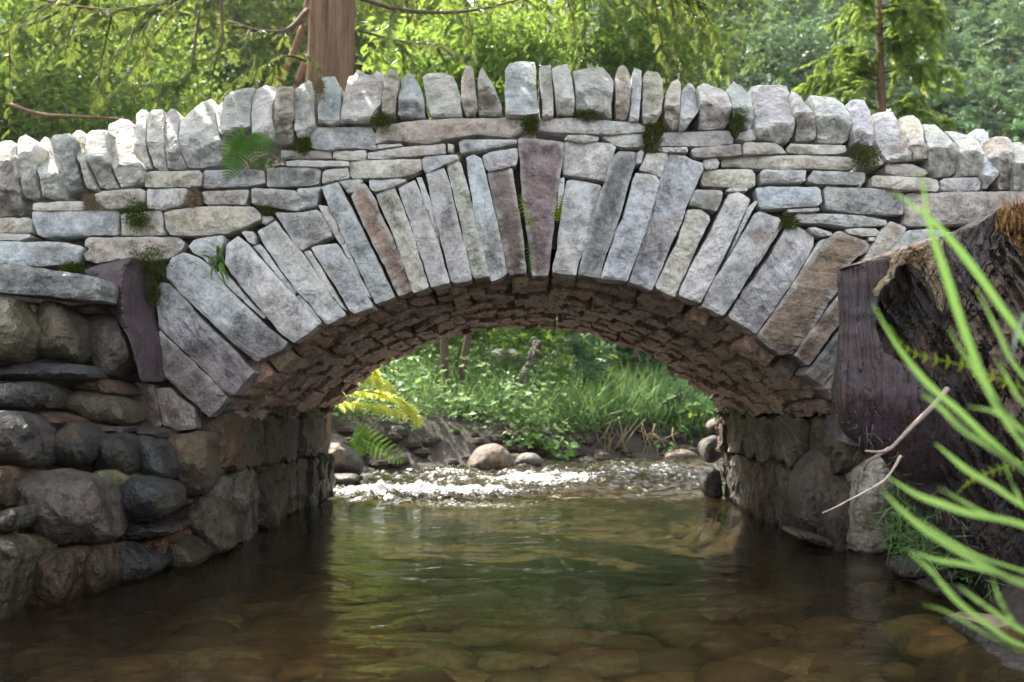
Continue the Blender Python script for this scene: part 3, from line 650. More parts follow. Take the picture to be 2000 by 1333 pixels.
# ------------------------------------------------------------------ field-stone retaining wall on the left bank
wall = thing("field_stone_wall", "dark wall of rounded field stones on the left bank before the bridge", "stone wall", (-1.7, 3.4, 0))
WALL = [  # crop, tone, distance, dome, outline
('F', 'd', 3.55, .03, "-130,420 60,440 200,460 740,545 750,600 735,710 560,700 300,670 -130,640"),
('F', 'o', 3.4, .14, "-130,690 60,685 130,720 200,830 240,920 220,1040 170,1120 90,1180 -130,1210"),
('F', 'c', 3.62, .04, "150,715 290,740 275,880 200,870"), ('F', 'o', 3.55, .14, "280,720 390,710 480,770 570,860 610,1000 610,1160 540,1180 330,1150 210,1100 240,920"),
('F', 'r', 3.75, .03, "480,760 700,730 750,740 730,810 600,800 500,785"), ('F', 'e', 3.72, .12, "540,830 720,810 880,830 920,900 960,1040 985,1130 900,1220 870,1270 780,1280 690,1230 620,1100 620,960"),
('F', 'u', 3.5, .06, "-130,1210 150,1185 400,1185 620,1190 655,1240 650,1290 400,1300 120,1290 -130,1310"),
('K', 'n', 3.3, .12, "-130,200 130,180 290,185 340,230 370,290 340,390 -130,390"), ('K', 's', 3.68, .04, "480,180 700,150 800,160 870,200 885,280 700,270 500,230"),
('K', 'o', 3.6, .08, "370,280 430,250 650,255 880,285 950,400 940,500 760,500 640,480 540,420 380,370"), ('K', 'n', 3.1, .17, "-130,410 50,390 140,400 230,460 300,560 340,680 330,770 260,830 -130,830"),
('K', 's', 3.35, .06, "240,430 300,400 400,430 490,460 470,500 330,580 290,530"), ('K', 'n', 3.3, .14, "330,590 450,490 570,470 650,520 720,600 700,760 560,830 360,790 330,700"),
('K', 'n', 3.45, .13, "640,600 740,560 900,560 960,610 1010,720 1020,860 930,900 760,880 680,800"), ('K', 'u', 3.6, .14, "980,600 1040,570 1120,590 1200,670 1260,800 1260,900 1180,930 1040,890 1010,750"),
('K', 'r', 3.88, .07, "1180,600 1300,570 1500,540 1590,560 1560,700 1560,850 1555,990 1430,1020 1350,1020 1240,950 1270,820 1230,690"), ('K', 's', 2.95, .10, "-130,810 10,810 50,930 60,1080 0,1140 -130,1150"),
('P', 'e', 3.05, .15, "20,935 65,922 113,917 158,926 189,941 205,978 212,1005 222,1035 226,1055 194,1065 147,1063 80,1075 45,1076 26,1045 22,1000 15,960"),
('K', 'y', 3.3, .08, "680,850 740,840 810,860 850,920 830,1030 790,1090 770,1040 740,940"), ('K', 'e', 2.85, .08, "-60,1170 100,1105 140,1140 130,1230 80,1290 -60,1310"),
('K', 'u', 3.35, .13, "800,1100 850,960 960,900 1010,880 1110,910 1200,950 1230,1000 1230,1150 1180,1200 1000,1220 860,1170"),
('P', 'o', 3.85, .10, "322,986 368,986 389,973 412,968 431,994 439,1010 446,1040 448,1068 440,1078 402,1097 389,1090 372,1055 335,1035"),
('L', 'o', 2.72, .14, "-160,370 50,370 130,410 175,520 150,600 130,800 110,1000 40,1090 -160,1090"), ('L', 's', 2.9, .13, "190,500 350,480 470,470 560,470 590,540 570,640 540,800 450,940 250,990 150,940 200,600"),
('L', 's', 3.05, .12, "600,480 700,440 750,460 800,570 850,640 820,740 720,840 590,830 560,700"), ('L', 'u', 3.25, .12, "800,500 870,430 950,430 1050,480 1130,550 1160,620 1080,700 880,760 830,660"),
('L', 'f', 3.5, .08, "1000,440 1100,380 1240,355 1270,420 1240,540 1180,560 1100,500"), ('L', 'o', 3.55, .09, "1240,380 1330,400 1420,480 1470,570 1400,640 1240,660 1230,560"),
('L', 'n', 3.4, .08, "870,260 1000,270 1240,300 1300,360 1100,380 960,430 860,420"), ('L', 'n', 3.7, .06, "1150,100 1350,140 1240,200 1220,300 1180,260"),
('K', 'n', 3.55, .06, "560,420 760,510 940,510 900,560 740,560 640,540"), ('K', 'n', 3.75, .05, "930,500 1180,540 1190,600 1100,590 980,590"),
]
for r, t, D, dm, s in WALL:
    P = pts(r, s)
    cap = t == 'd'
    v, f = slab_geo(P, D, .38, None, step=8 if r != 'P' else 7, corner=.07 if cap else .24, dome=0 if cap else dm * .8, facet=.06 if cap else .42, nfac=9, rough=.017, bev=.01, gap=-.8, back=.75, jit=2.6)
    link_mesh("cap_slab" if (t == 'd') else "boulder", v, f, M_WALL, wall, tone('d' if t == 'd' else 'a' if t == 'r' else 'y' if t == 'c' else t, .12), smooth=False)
# upright purple slab standing where the wall meets the bridge
P = pts('F', "610,490 760,440 980,390 1050,450 1060,520 1090,600 1150,780 1185,980 1180,1220 1150,1320 1040,1320 1000,1120 960,1000 860,830 740,700 740,560")
rid = pts('F', "980,390 915,480 905,680 920,860 960,1000 1040,1320")
def ridge(Q, nz):
    xr = np.interp(Q[:, 1], rid[:, 1], rid[:, 0] * 0 + np.array([257, 240, 238, 241, 252, 273.]))
    d = (Q[:, 0] - xr) / FPX * 3.8
    return np.where(d < 0, -d * .9, d * 2.1) - .05
v, f = slab_geo(P, 3.78, .35, ridge, step=7, facet=.05, rough=.007, gap=0)
o = link_mesh("upright_slab", v, f, M_SLAB, wall, TONE['v'], smooth=False); o["label"] = "purple slab standing upright between the wall and the arch"
# earth and rubble behind the facing stones
def backing():
    V, F = [], []
    path = [(-2.05, 2.0), (-2.10, 2.75), (-2.15, 3.1), (-2.18, 3.5), (-2.05, 3.85), (-1.60, 4.12)]
    for x, y in path:
        for dx, z in ((.10, -.3), (.0, .3), (-.12, .75), (-.22, 1.02), (-1.0, 1.08)): V.append((x + dx, y, z))
    n = 5
    for i in range(len(path) - 1):
        for k in range(n - 1): F.append((i * n + k, i * n + k + 1, (i + 1) * n + k + 1, (i + 1) * n + k))
    return V, F
v, f = backing(); link_mesh("rubble_backing", v, f, M_CORE, wall, smooth=False)

# ------------------------------------------------------------------ ground, stream bed, water
def sstep(a, b_, x):
    t = np.clip((x - a) / (b_ - a), 0, 1); return t * t * (3 - 2 * t)
def shore(x, y):
    """Signed distance-like value: positive in the stream, negative on the banks."""
    xl = np.interp(y, [0, 3.6, 4.2, 6.6, 7.6, 9, 12], [-2.3, -2.3, -1.6, -1.5, -1.75, -1.9, -2.2])
    xr = np.interp(y, [0, 2.2, 3.3, 4.0, 6.6, 7.5, 9, 12], [1.25, 1.33, 1.56, 1.6, 1.55, 2.4, 5.0, 9])
    ys = 9.15 + np.interp(x, [-2, -1, 0, 1, 2, 3, 5], [-.6, -.1, .55, 1.25, 1.75, 2.1, 2.8])
    return np.minimum(np.minimum(x - xl, xr - x), ys - y)
def nz2(x, y, s, seed=0.0):
    return np.array([noise.fractal(Vector((a * s + seed, b * s, seed)), .9, 2., 4) for a, b in zip(np.ravel(x), np.ravel(y))]).reshape(np.shape(x))
def height(x, y):
    x = np.asarray(x, float); y = np.asarray(y, float)
    s = shore(x, y)
    bed = -.30 * sstep(0, .45, s) + .10 * sstep(6.8, 8.6, y) * (s > 0)
    d = np.clip(-s, 0, None)
    far = sstep(7.5, 9.5, y)
    near = np.interp(d, [0, .12, .3, .6, 1.5, 4, 12], [0, .12, .35, .75, 1.05, 1.6, 3])
    left_near = np.interp(d, [0, .12, .3, .6, 1.5, 4, 12], [0, .3, .85, 1.05, 1.12, 1.4, 3])
    farp = np.interp(d, [0, .25, .7, 1.3, 2.6, 4.5, 7.0, 12, 16, 20, 30], [0, .16, .46, .56, .95, 1.7, 3.9, 8.3, 11.8, 15, 21])
    nr = np.where(x < 0, left_near, near)
    return bed + (nr * (1 - far) + farp * far) * (s <= 0)
def ground():
    xs = np.concatenate([np.linspace(-40, -6, 18)[:-1], np.linspace(-6, 7, 105), np.linspace(7, 40, 18)[1:]])
    ys = np.concatenate([np.linspace(-12, 1.5, 8)[:-1], np.linspace(1.5, 13, 96), np.linspace(13, 45, 40)[1:]])
    X, Y = np.meshgrid(xs, ys)
    Z = height(X, Y) + .045 * nz2(X, Y, 2.3) * (1 + .5 * (shore(X, Y) < 0)) + .02 * nz2(X, Y, 9, 3.)
    inside = (Y > FACE - .05) & (Y < BACK + .1) & (np.abs(X) > 1.45)
    Z = np.where(inside, np.minimum(Z, .3), Z)
    n, m = X.shape
    V = np.stack([X, Y, Z], -1).reshape(-1, 3)
    i = np.arange(n * m).reshape(n, m)
    F = np.stack([i[:-1, :-1], i[:-1, 1:], i[1:, 1:], i[1:, :-1]], -1).reshape(-1, 4)
    return V, F
def soil_mat():
    m, nt, out = new_mat("bank soil and stream bed"); b = NB(nt)
    geo = b.n("ShaderNodeNewGeometry"); v = geo.outputs["Position"]
    a = b.noise(v, 6, 6, .65); c2 = b.noise(v, 28, 5, .7)
    c = b.mix(b.ramp(a, .3, .7), (.022, .016, .012, 1), (.060, .046, .034, 1))
    c = b.mix(b.ramp(c2, .5, .72, 0, .6), c, (.10, .08, .06, 1))
    bs = b.n("ShaderNodeBsdfPrincipled"); nt.links.new(c, bs.inputs["Base Color"]); bs.inputs["Roughness"].default_value = .8
    nt.links.new(b.bump(b.math('ADD', a, b.math('MULTIPLY', c2, .5)), 1.0, .05), bs.inputs["Normal"]); nt.links.new(bs.outputs[0], out.inputs[0])
    return m
v, f = ground(); kind(link_mesh("ground", v, f, soil_mat(), center=False), "structure")

def water_mat():
    m, nt, out = new_mat("stream water"); b = NB(nt)
    geo = b.n("ShaderNodeNewGeometry"); v = geo.outputs["Position"]
    mp = b.n("ShaderNodeMapping"); nt.links.new(v, mp.inputs[0]); mp.inputs["Scale"].default_value = (1.0, 1.5, 1.0); vv = mp.outputs[0]
    w1 = b.noise(vv, 5.0, 3, .5, .8); w2 = b.noise(vv, 21, 3, .55, .4)
    y = b.n("ShaderNodeSeparateXYZ", i_0=v).outputs[1]
    rip = b.ramp(y, 5.6, 6.5, .0, 1.0)
    h = b.math('ADD', w1, b.math('MULTIPLY', w2, b.math('ADD', b.math('MULTIPLY', rip, 1.7), .24)))
    nrm = b.bump(h, .18, .05)
    g = b.n("ShaderNodeBsdfGlossy"); g.inputs["Roughness"].default_value = .045; nt.links.new(nrm, g.inputs["Normal"])
    t = b.n("ShaderNodeBsdfTransparent"); t.inputs[0].default_value = (.84, .77, .54, 1)
    silt = b.n("ShaderNodeBsdfDiffuse"); silt.inputs[0].default_value = (.075, .056, .028, 1)
    ts = b.n("ShaderNodeMixShader"); ts.inputs[0].default_value = .13; nt.links.new(t.outputs[0], ts.inputs[1]); nt.links.new(silt.outputs[0], ts.inputs[2])
    fr = b.n("ShaderNodeFresnel"); fr.inputs[0].default_value = 1.40; nt.links.new(nrm, fr.inputs["Normal"])
    mx = b.n("ShaderNodeMixShader"); nt.links.new(fr.outputs[0], mx.inputs[0]); nt.links.new(ts.outputs[0], mx.inputs[1]); nt.links.new(g.outputs[0], mx.inputs[2])
    # broken water: froth on the crests of the rapids, and sun glitter painted white
    at = b.n("ShaderNodeAttribute", attribute_name="tint")
    fn = b.noise(vv, 40, 4, .7, .6)
    ff = b.math('MULTIPLY', b.ramp(b.math('ADD', at.outputs["Fac"], b.math('MULTIPLY', b.math('SUBTRACT', fn, .5), 2.0)), .52, .80), .92)
    d = b.n("ShaderNodeBsdfDiffuse"); d.inputs[0].default_value = (.88, .89, .89, 1)
    m2 = b.n("ShaderNodeMixShader"); nt.links.new(ff, m2.inputs[0]); nt.links.new(mx.outputs[0], m2.inputs[1]); nt.links.new(d.outputs[0], m2.inputs[2])
    nt.links.new(m2.outputs[0], out.inputs[0])
    return m
def water():
    xs = np.concatenate([np.linspace(-5, -2.2, 8)[:-1], np.linspace(-2.2, 3.2, 260), np.linspace(3.2, 10, 16)[1:]])
    ys = np.concatenate([np.linspace(-10, 1.2, 10)[:-1], np.linspace(1.2, 6.0, 110)[:-1], np.linspace(6.0, 11.4, 230), np.linspace(11.4, 14, 8)[1:]])
    X, Y = np.meshgrid(xs, ys)
    rap = sstep(5.9, 6.9, Y) * (shore(X, Y) > -.6)
    n1 = nz2(X * .8, Y * 1.7, 2.6, 5.); n2 = nz2(X, Y * 1.6, 7.5, 8.)
    ridge_ = 1 - np.abs(nz2(X * .7, Y * 1.9, 3.2, 21.)) * 1.6
    Z = rap * (.035 * n1 + .020 * n2 + .035 * (ridge_ - .6)) + .05 * sstep(7, 10, Y) + .004 * nz2(X, Y * 1.5, 3.0, 2.)
    hot = np.exp(-((X - 0.12) / .55) ** 2 - ((Y - 8.0) / .55) ** 2) + 2.2 * np.exp(-((X + .70) / .66) ** 2 - ((Y - 6.55) / .55) ** 2) + .55 * np.exp(-((X - 1.3) / .8) ** 2 - ((Y - 8.9) / .7) ** 2) + .5 * np.exp(-((X + .75) / .3) ** 2 - ((Y - 8.4) / .4) ** 2)  # foam heaps; the strong left one also paints the sun's glitter
    Z += .03 * hot * (n2 + .5)
    spark = .52 * np.exp(-((X + .35) / .75) ** 2 - ((Y - 5.95) / .38) ** 2)  # glints of the sun painted as white specks before the rapids
    foam_glitter = np.maximum(rap * np.clip(.06 + .28 * n2 + .26 * (ridge_ - .62) + .62 * np.minimum(hot, 1.3), 0, 1), spark)
    n, m = X.shape
    V = np.stack([X, Y, Z], -1).reshape(-1, 3); i = np.arange(n * m).reshape(n, m)
    F = np.stack([i[:-1, :-1], i[:-1, 1:], i[1:, 1:], i[1:, :-1]], -1).reshape(-1, 4)
    return V, F, foam_glitter.ravel()
v, f, foam_glitter = water(); kind(link_mesh("water", v, f, water_mat(), center=False, tint=foam_glitter), "structure")

# cobbles lying on the bed under the clear water
def pebble(c, rx, ry, rz, seed, n=10):
    V, F = [], []
    for i in range(n // 2 + 1):
        ph = math.pi * i / (n // 2)
        for k in range(n):
            th = 2 * math.pi * k / n
            d = np.array([math.sin(ph) * math.cos(th), math.sin(ph) * math.sin(th), math.cos(ph)])
            r = 1 + .22 * noise.noise(Vector(d * 1.4) + Vector((seed, seed, 0)))
            V.append(c + d * r * np.array([rx, ry, rz]))
    for i in range(n // 2):
        for k in range(n): F.append((i * n + k, (i + 1) * n + k, (i + 1) * n + (k + 1) % n, i * n + (k + 1) % n))
    return np.array(V), F
def bed_mat():
    m, nt, out = new_mat("bed cobbles"); b = NB(nt)
    at = b.n("ShaderNodeAttribute", attribute_name="tint"); geo = b.n("ShaderNodeNewGeometry")
    cr = b.n("ShaderNodeValToRGB"); nt.links.new(at.outputs["Fac"], cr.inputs[0])
    e = cr.color_ramp.elements; e[0].color = (.05, .04, .032, 1); e[1].color = (.34, .30, .22, 1)
    for p, c in ((.25, (.15, .11, .07, 1)), (.5, (.24, .14, .08, 1)), (.7, (.19, .18, .12, 1)), (.85, (.28, .21, .13, 1))):
        q = cr.color_ramp.elements.new(p); q.color = c
    a = b.noise(geo.outputs["Position"], 30, 4, .6)
    c = b.mix(b.ramp(a, .35, .65, 0, .6), cr.outputs[0], (.07, .055, .04, 1))
    bs = b.n("ShaderNodeBsdfPrincipled"); nt.links.new(c, bs.inputs["Base Color"]); bs.inputs["Roughness"].default_value = .6
    nt.links.new(bs.outputs[0], out.inputs[0]); return m
G, T = [], []
for i in range(1500):
    x, y = random.uniform(-1.8, 1.6), 1.6 + 5.6 * random.random() ** 1.3
    if shore(x, y) < .02 or y > 4.9 or (y < 2.6 and abs(x + .05) > .46 * y): continue
    if shore(x, y) < .10 and y < 4.2: continue
    r = random.choice((.03, .045, .06, .08, .11, .15)); z = float(height(x, y))
    g = pebble(np.array([x, y, z + r * .1]), r * random.uniform(.8, 1.5), r * random.uniform(.7, 1.2), r * random.uniform(.35, .6), i * 1.3)
    G.append(g); T += [random.random()] * len(g[0])
v, f = join_geo(G); kind(link_mesh("stream_cobbles", v, f, bed_mat(), smooth=True, tint=T), "stuff")

# boulders standing in and beside the stream
def boulder(label, s, D, thick, t, dm, mat=None, step=5):
    P = pts('P', s); v, f = slab_geo(P, D, thick, None, step=step, corner=.26, dome=dm, facet=.12, nfac=6, rough=.010, gap=-.4, back=.8, bev=.0)
    o = link_mesh("boulder", v, f, mat or M_BOULDER, None, tone(t, .05), smooth=True); return tag(o, label, "boulder", "boulders in the stream")
boulder("big round grey boulder standing in the white water", "908,920 916,895 930,876 955,867 978,870 995,885 1008,905 1012,928 985,936 930,936", 9.0, .45, 'a', .22)
boulder("low brown boulder leaning against the big round boulder", "1004,905 1012,888 1035,884 1052,890 1062,905 1058,918 1010,922", 9.3, .35, 'e', .14)
boulder("flat reddish boulder at the foot of the grassy bank", "1286,896 1300,884 1330,878 1352,880 1366,890 1362,898 1330,906 1292,904", 10.6, .45, 'r', .12)
boulder("dark slanting boulder beside the left abutment", "622,905 630,872 650,864 668,868 690,888 706,905 704,925 680,940 640,940 624,930", 7.6, .5, 'n', .14)
boulder("small dark rock at the shore left of the big round boulder", "866,918 872,908 888,904 900,910 904,920 888,926", 9.4, .2, 'e', .07)
boulder("small pale rock at the water's edge near the dark slanting boulder", "630,925 640,918 648,921 650,932 640,940 630,938", 7.2, .15, 'x', .05)
boulder("low grey rock awash at the foot of the dark slanting boulder", "640,932 660,925 690,926 702,936 690,950 650,952", 7.3, .25, 'e', .06)
boulder("rock almost covered by the foaming water", "828,935 850,922 890,920 918,928 915,944 880,952 840,950", 8.4, .3, 'e', .10)
boulder("dark flat rock at the shore below the bare bank", "1105,925 1120,914 1145,912 1160,920 1150,930 1118,932", 10.1, .2, 'n', .06)
boulder("mossy lump of rock on top of the far right abutment", "1385,840 1392,820 1412,814 1430,822 1432,840 1410,848", 6.55, .3, 'n', .04)
boulder("reddish rounded rock against the far right abutment", "1370,880 1376,860 1400,848 1414,856 1412,890 1395,905 1378,902", 6.5, .3, 'n', .05)
boulder("black rock in the water at the far right abutment", "1370,940 1376,918 1395,912 1410,930 1412,985 1390,980 1375,965", 6.35, .25, 'n', .05)
boulder("round black rock in the water at the end of the left abutment", "592,945 600,905 618,898 634,920 640,960 636,975 610,985 594,975", 6.5, .25, 'n', .09)
boulder("dark stone at the water's edge below the stump", "1752,1122 1762,1100 1785,1092 1815,1098 1830,1115 1820,1130 1770,1134", 3.25, .2, 'u', .05)
boulder("rounded grey stone half hidden by grass under the stump", "1840,1128 1850,1113 1875,1112 1884,1124 1872,1140 1846,1142", 3.1, .15, 'n', .05)
boulder("pale flat stone at the water's edge on the right", "1820,1150 1860,1140 1910,1150 1925,1168 1890,1176 1830,1166", 3.0, .2, 'n', .04)
boulder("rough grey rock at the right edge in shallow water", "1890,1250 1905,1230 1935,1226 1975,1250 2010,1275 2060,1290 2060,1345 1980,1320 1910,1290", 2.45, .3, 'n', .06)
boulder("grey rock in the lower right corner of the stream", "1900,1330 1930,1300 1975,1282 2020,1285 2080,1310 2080,1420 1890,1420", 2.2, .3, 'n', .08)
# ------------------------------------------------------------------ uprooted cedar stump on the right bank
def wood_mat(name, c1, c2, rough, spec, bump=.8, across=60, along=3.0, tilt=0.0, crack=.6, rust=None, wetspot=0.0):
    """Wood with its grain along a tilted vertical: fine streaks, dark drying cracks and, where asked, red rot and wet patches."""
    m, nt, out = new_mat(name); b = NB(nt)
    geo = b.n("ShaderNodeNewGeometry"); rot = b.n("ShaderNodeVectorRotate", rotation_type='Y_AXIS'); nt.links.new(geo.outputs["Position"], rot.inputs["Vector"]); rot.inputs["Angle"].default_value = tilt
    def stretched(sx, sz):
        mp = b.n("ShaderNodeMapping"); nt.links.new(rot.outputs[0], mp.inputs[0]); mp.inputs["Scale"].default_value = (sx, sx, sz); return mp.outputs[0]
    a = b.noise(stretched(across, along), 1.0, 5, .62, .35); a2 = b.noise(stretched(across * 3.2, along * 2.5), 1.0, 4, .65, .2)
    a3 = b.noise(geo.outputs["Position"], 7, 4, .6); cr = b.math('ABSOLUTE', b.math('SUBTRACT', b.noise(stretched(across * .55, along * .55), 1.0, 3, .5, .5), .5))
    crk = b.math('MULTIPLY', b.ramp(cr, .004, .030, 1, 0), crack)
    f = b.math('ADD', b.math('ADD', b.ramp(a, .36, .64, 0, .5), b.ramp(a2, .38, .62, 0, .3)), b.ramp(a3, .38, .62, 0, .25), True)
    c = b.mix(f, (*c1, 1), (*c2, 1))
    if rust: c = b.mix(b.ramp(b.noise(geo.outputs["Position"], 4.5, 4, .65), .50, .66, 0, .75), c, (*rust, 1))
    c = b.mix(crk, c, (.008, .006, .005, 1))
    bs = b.n("ShaderNodeBsdfPrincipled"); nt.links.new(c, bs.inputs["Base Color"])
    nt.links.new(b.math('SUBTRACT', rough, b.math('MULTIPLY', b.ramp(b.noise(geo.outputs["Position"], 11, 3, .6), .48, .62), wetspot)), bs.inputs["Roughness"])
    bs.inputs["Specular IOR Level"].default_value = spec
    h = b.math('SUBTRACT', b.math('ADD', a, b.math('MULTIPLY', a2, .5)), b.math('MULTIPLY', crk, .9))
    nt.links.new(b.bump(h, bump, .02), bs.inputs["Normal"]); nt.links.new(bs.outputs[0], out.inputs[0])
    return m
W_PURPLE = wood_mat("wet purple brown wood", (.008, .004, .006), (.058, .034, .043), .42, .55, .7, 55, 2.2, .05, .5, (.050, .018, .014), .18)
W_DARK = wood_mat("wet black bark", (.005, .004, .003), (.040, .024, .018), .45, .6, 1.3, 34, 5, -.42, .9, (.055, .018, .010), .25)
W_PALE = wood_mat("pale torn wood", (.30, .22, .13), (.66, .54, .36), .8, .25, 1.1, 80, 5, -.5, .8)
W_ORANGE = wood_mat("orange heartwood", (.15, .060, .018), (.56, .31, .10), .75, .25, 1.2, 70, 4, -.45, .95)
W_BARK = wood_mat("furrowed grey brown bark", (.020, .014, .010), (.20, .15, .115), .9, .25, 1.5, 26, 4.5, -.55, 1.0)
W_GREY = wood_mat("bare weathered wood", (.045, .036, .036), (.17, .145, .14), .7, .35, 1.0, 45, 4, -.45, .8)
W_PINK = wood_mat("fresh saw cut", (.36, .25, .19), (.70, .56, .46), .8, .25, .6, 60, 30, 0, .3)
stump = thing("tree_stump", "big dark uprooted stump with a splintered top leaning over the right bank", "stump", (2.0, 3.2, .2))
def furrow(Q, sx, sy, tilt, amp, seed):
    c, s_ = math.cos(tilt), math.sin(tilt)
    return amp * np.array([abs(noise.noise(Vector(((c * q[0] - s_ * q[1]) * sx, (s_ * q[0] + c * q[1]) * sy, seed)))) for q in Q])
def part(name, s, D, thick, mat, yf, smooth=False, **k):
    kw = dict(step=5, facet=.05, rough=.006, gap=0, bev=.004, bevw=.006, corner=.05, back=.85, jit=2.0); kw.update(k)
    v, f = slab_geo(pts('P', s), D, thick, yf, **kw); return link_mesh(name, v, f, mat, stump, smooth=smooth)
def flank(Q, nz):                                               # flat sawn side, curving under at the foot
    t = np.clip((Q[:, 1] - 700) / 250, 0, 1)
    return .0007 * (1700 - Q[:, 0]) - .02 * np.sin(t * math.pi) + .17 * t ** 3 + .07 * np.clip((Q[:, 0] - 1760) / 120, 0, 1.5) ** 2 + furrow(Q, .085, .006, 0, .008, 3.)
part("sawn_flank", "1644,523 1690,512 1744,499 1752,508 1742,540 1722,556 1714,600 1712,648 1728,690 1790,725 1842,800 1880,890 1915,990 1955,1112 1925,1130 1860,1050 1791,948 1762,924 1728,893 1694,877 1657,848 1642,819 1634,767 1645,690 1648,620", 2.95, .20, W_PURPLE, flank, smooth=True, rough=.004, back=.62)
part("cut_rim", "1644,523 1690,507 1744,488 1800,470 1832,460 1834,468 1800,481 1770,490 1746,500 1690,513", 2.965, .16, W_PINK, None, rough=.003, jit=1.0, back=.7)
part("dark_hollow", "1712,552 1742,532 1752,505 1776,500 1802,535 1846,612 1862,678 1912,752 1972,850 2035,955 2090,1040 2090,1330 2000,1215 1925,1135 1890,1075 1846,950 1808,850 1768,768 1716,708 1704,640", 3.0, .5, W_DARK,
     lambda Q, nz: .07 - .11 * sstep(620, 900, Q[:, 1]) + furrow(Q, .045, .008, .42, .09, 2.) - .06 * np.exp(-((Q[:, 0] - 1795) / 26) ** 2 - ((Q[:, 1] - 560) / 60) ** 2), rough=.014, facet=.1)
part("pale_notch", "1754,505 1776,494 1802,482 1834,466 1858,474 1856,540 1842,612 1834,606 1812,560 1790,528 1772,512", 3.05, .4, W_PALE, lambda Q, nz: .05 * (Q[:, 0] - 1750) / 80 + furrow(Q, .10, .015, .5, .03, 4.), rough=.010)
part("fresh_splinter", "1744,499 1762,491 1788,488 1772,506 1764,518 1752,524 1746,540 1736,552 1722,562 1714,580 1712,566 1722,552 1734,538", 2.93, .10, W_PALE, None, step=3, rough=.012, jit=3.5)
part("bare_shoulder", "1834,465 1870,449 1905,440 1930,425 1948,410 1952,440 1944,480 1930,512 1904,548 1878,584 1856,622 1842,618 1850,560 1856,500", 3.05, .45, W_GREY, lambda Q, nz: .07 * ((Q[:, 0] - 1905) / 60) ** 2 + furrow(Q, .07, .009, .45, .04, 6.), rough=.012)
part("bark", "1948,446 1975,468 2000,500 2080,520 2170,560 2170,1280 2080,1060 2035,950 1966,846 1908,748 1862,682 1852,622 1878,586 1904,550 1928,516 1942,484", 3.0, .6, W_BARK,
     lambda Q, nz: .20 * ((Q[:, 0] - 1960) / 200) ** 2 - .08 * sstep(500, 900, Q[:, 1]) + furrow(Q, .050, .011, .55, .085, 8.) + furrow(Q, .13, .03, .55, .03, 9.), rough=.014, facet=.10)
part("heartwood", "1946,424 1952,414 1957,420 1962,404 1968,416 1976,402 1981,412 1988,396 1995,408 2004,392 2012,404 2024,388 2034,402 2050,392 2080,398 2160,440 2160,600 2060,560 2012,532 1990,506 1974,480 1950,456", 3.06, .45, W_ORANGE,
     lambda Q, nz: furrow(Q, .10, .012, .5, .10, 5.) + .03 * sstep(440, 400, Q[:, 1]), rough=.014, step=4, corner=.02, jit=3.0)
G = []
for i in range(70):                                            # splinters standing along the broken top
    x = random.uniform(1946, 2060); p0 = px(x, random.uniform(415, 470), 3.05); p1 = px(x + random.uniform(-14, 10), random.uniform(384, 428), 3.05 + random.uniform(-.04, .06))
    G.append(tube([p0, (p0 + p1) / 2 + Vector((0, random.uniform(-.004, .004), 0)), p1], [.0055, .0035, .0006], 4))
for i in range(36):
    p0 = px(random.uniform(1742, 1800), random.uniform(488, 515), 2.94); p1 = p0 + Vector((random.uniform(-.04, .05), random.uniform(-.03, 0), random.uniform(-.02, .03)))
    G.append(tube([p0, p1], [.0035, .0006], 4))
v, f = join_geo(G); kind(link_mesh("splinters", v, f, W_ORANGE, stump, smooth=False), "stuff")
G = []
for i in range(26):                                            # fine roots and fibres hanging from the underside
    x = random.uniform(1660, 1900); y0 = np.interp(x, [1640, 1694, 1762, 1860, 1925], [820, 877, 924, 1050, 1130]) - random.uniform(5, 60); p0 = px(x, y0, 2.93); p1 = p0 + Vector((random.uniform(-.06, .06), random.uniform(-.03, .01), random.uniform(-.09, .01)))
    G.append(tube(curve([p0, (p0 + p1) / 2 + Vector((random.uniform(-.02, .02), -.012, 0)), p1], 6), np.linspace(.0022, .0008, 6), 4))
v, f = join_geo(G); kind(link_mesh("root_fibres", v, f, W_GREY, stump, smooth=False), "stuff")
# the trunk behind the broken face, so that the stump has a body
g = tube(curve([px(1905, 600, 3.45), px(1960, 760, 3.5), px(2040, 980, 3.5), px(2180, 1180, 3.4)], 14), np.linspace(.26, .34, 14), 20, .12, 3.0)
link_mesh("trunk_body", g[0], g[1], W_BARK, stump)

M_TWIG = plain_mat("peeled grey twig", (.30, .235, .20), .7, 30, .35, .5, .3)
M_TWIGP = plain_mat("pale root", (.50, .43, .33), .7, 30, .3, .4, .3)
tw = thing("broken_branch", "forked reddish grey branch sticking out below the stump", "branch", px(1830, 783, 2.7))
c = curve([px(x, y, d) for x, y, d in ((1850, 760, 2.74), (1825, 790, 2.7), (1790, 825, 2.68), (1760, 855, 2.68), (1738, 877, 2.68), (1715, 883, 2.68), (1690, 881, 2.7))], 20)
g = tube(c, np.linspace(.0085, .003, 20), 8, .3); link_mesh("main_stem", g[0], g[1], M_TWIG, tw)
g = tube(curve([px(1738, 876, 2.68), px(1715, 890, 2.69), px(1696, 902, 2.72), px(1688, 918, 2.76)], 10), np.linspace(.006, .004, 10), 7, .3); link_mesh("side_fork", g[0], g[1], M_TWIG, tw)
c = curve([px(x, y, 2.75) for x, y in ((1760, 890), (1747, 912), (1728, 938), (1695, 958), (1660, 976), (1630, 992), (1606, 1002))], 24)
g = tube(c, np.linspace(.0045, .0015, 24), 6, .3); tag(link_mesh("thin_root", g[0], g[1], M_TWIGP), "thin pale root hanging down over the dark pier boulder", "root")

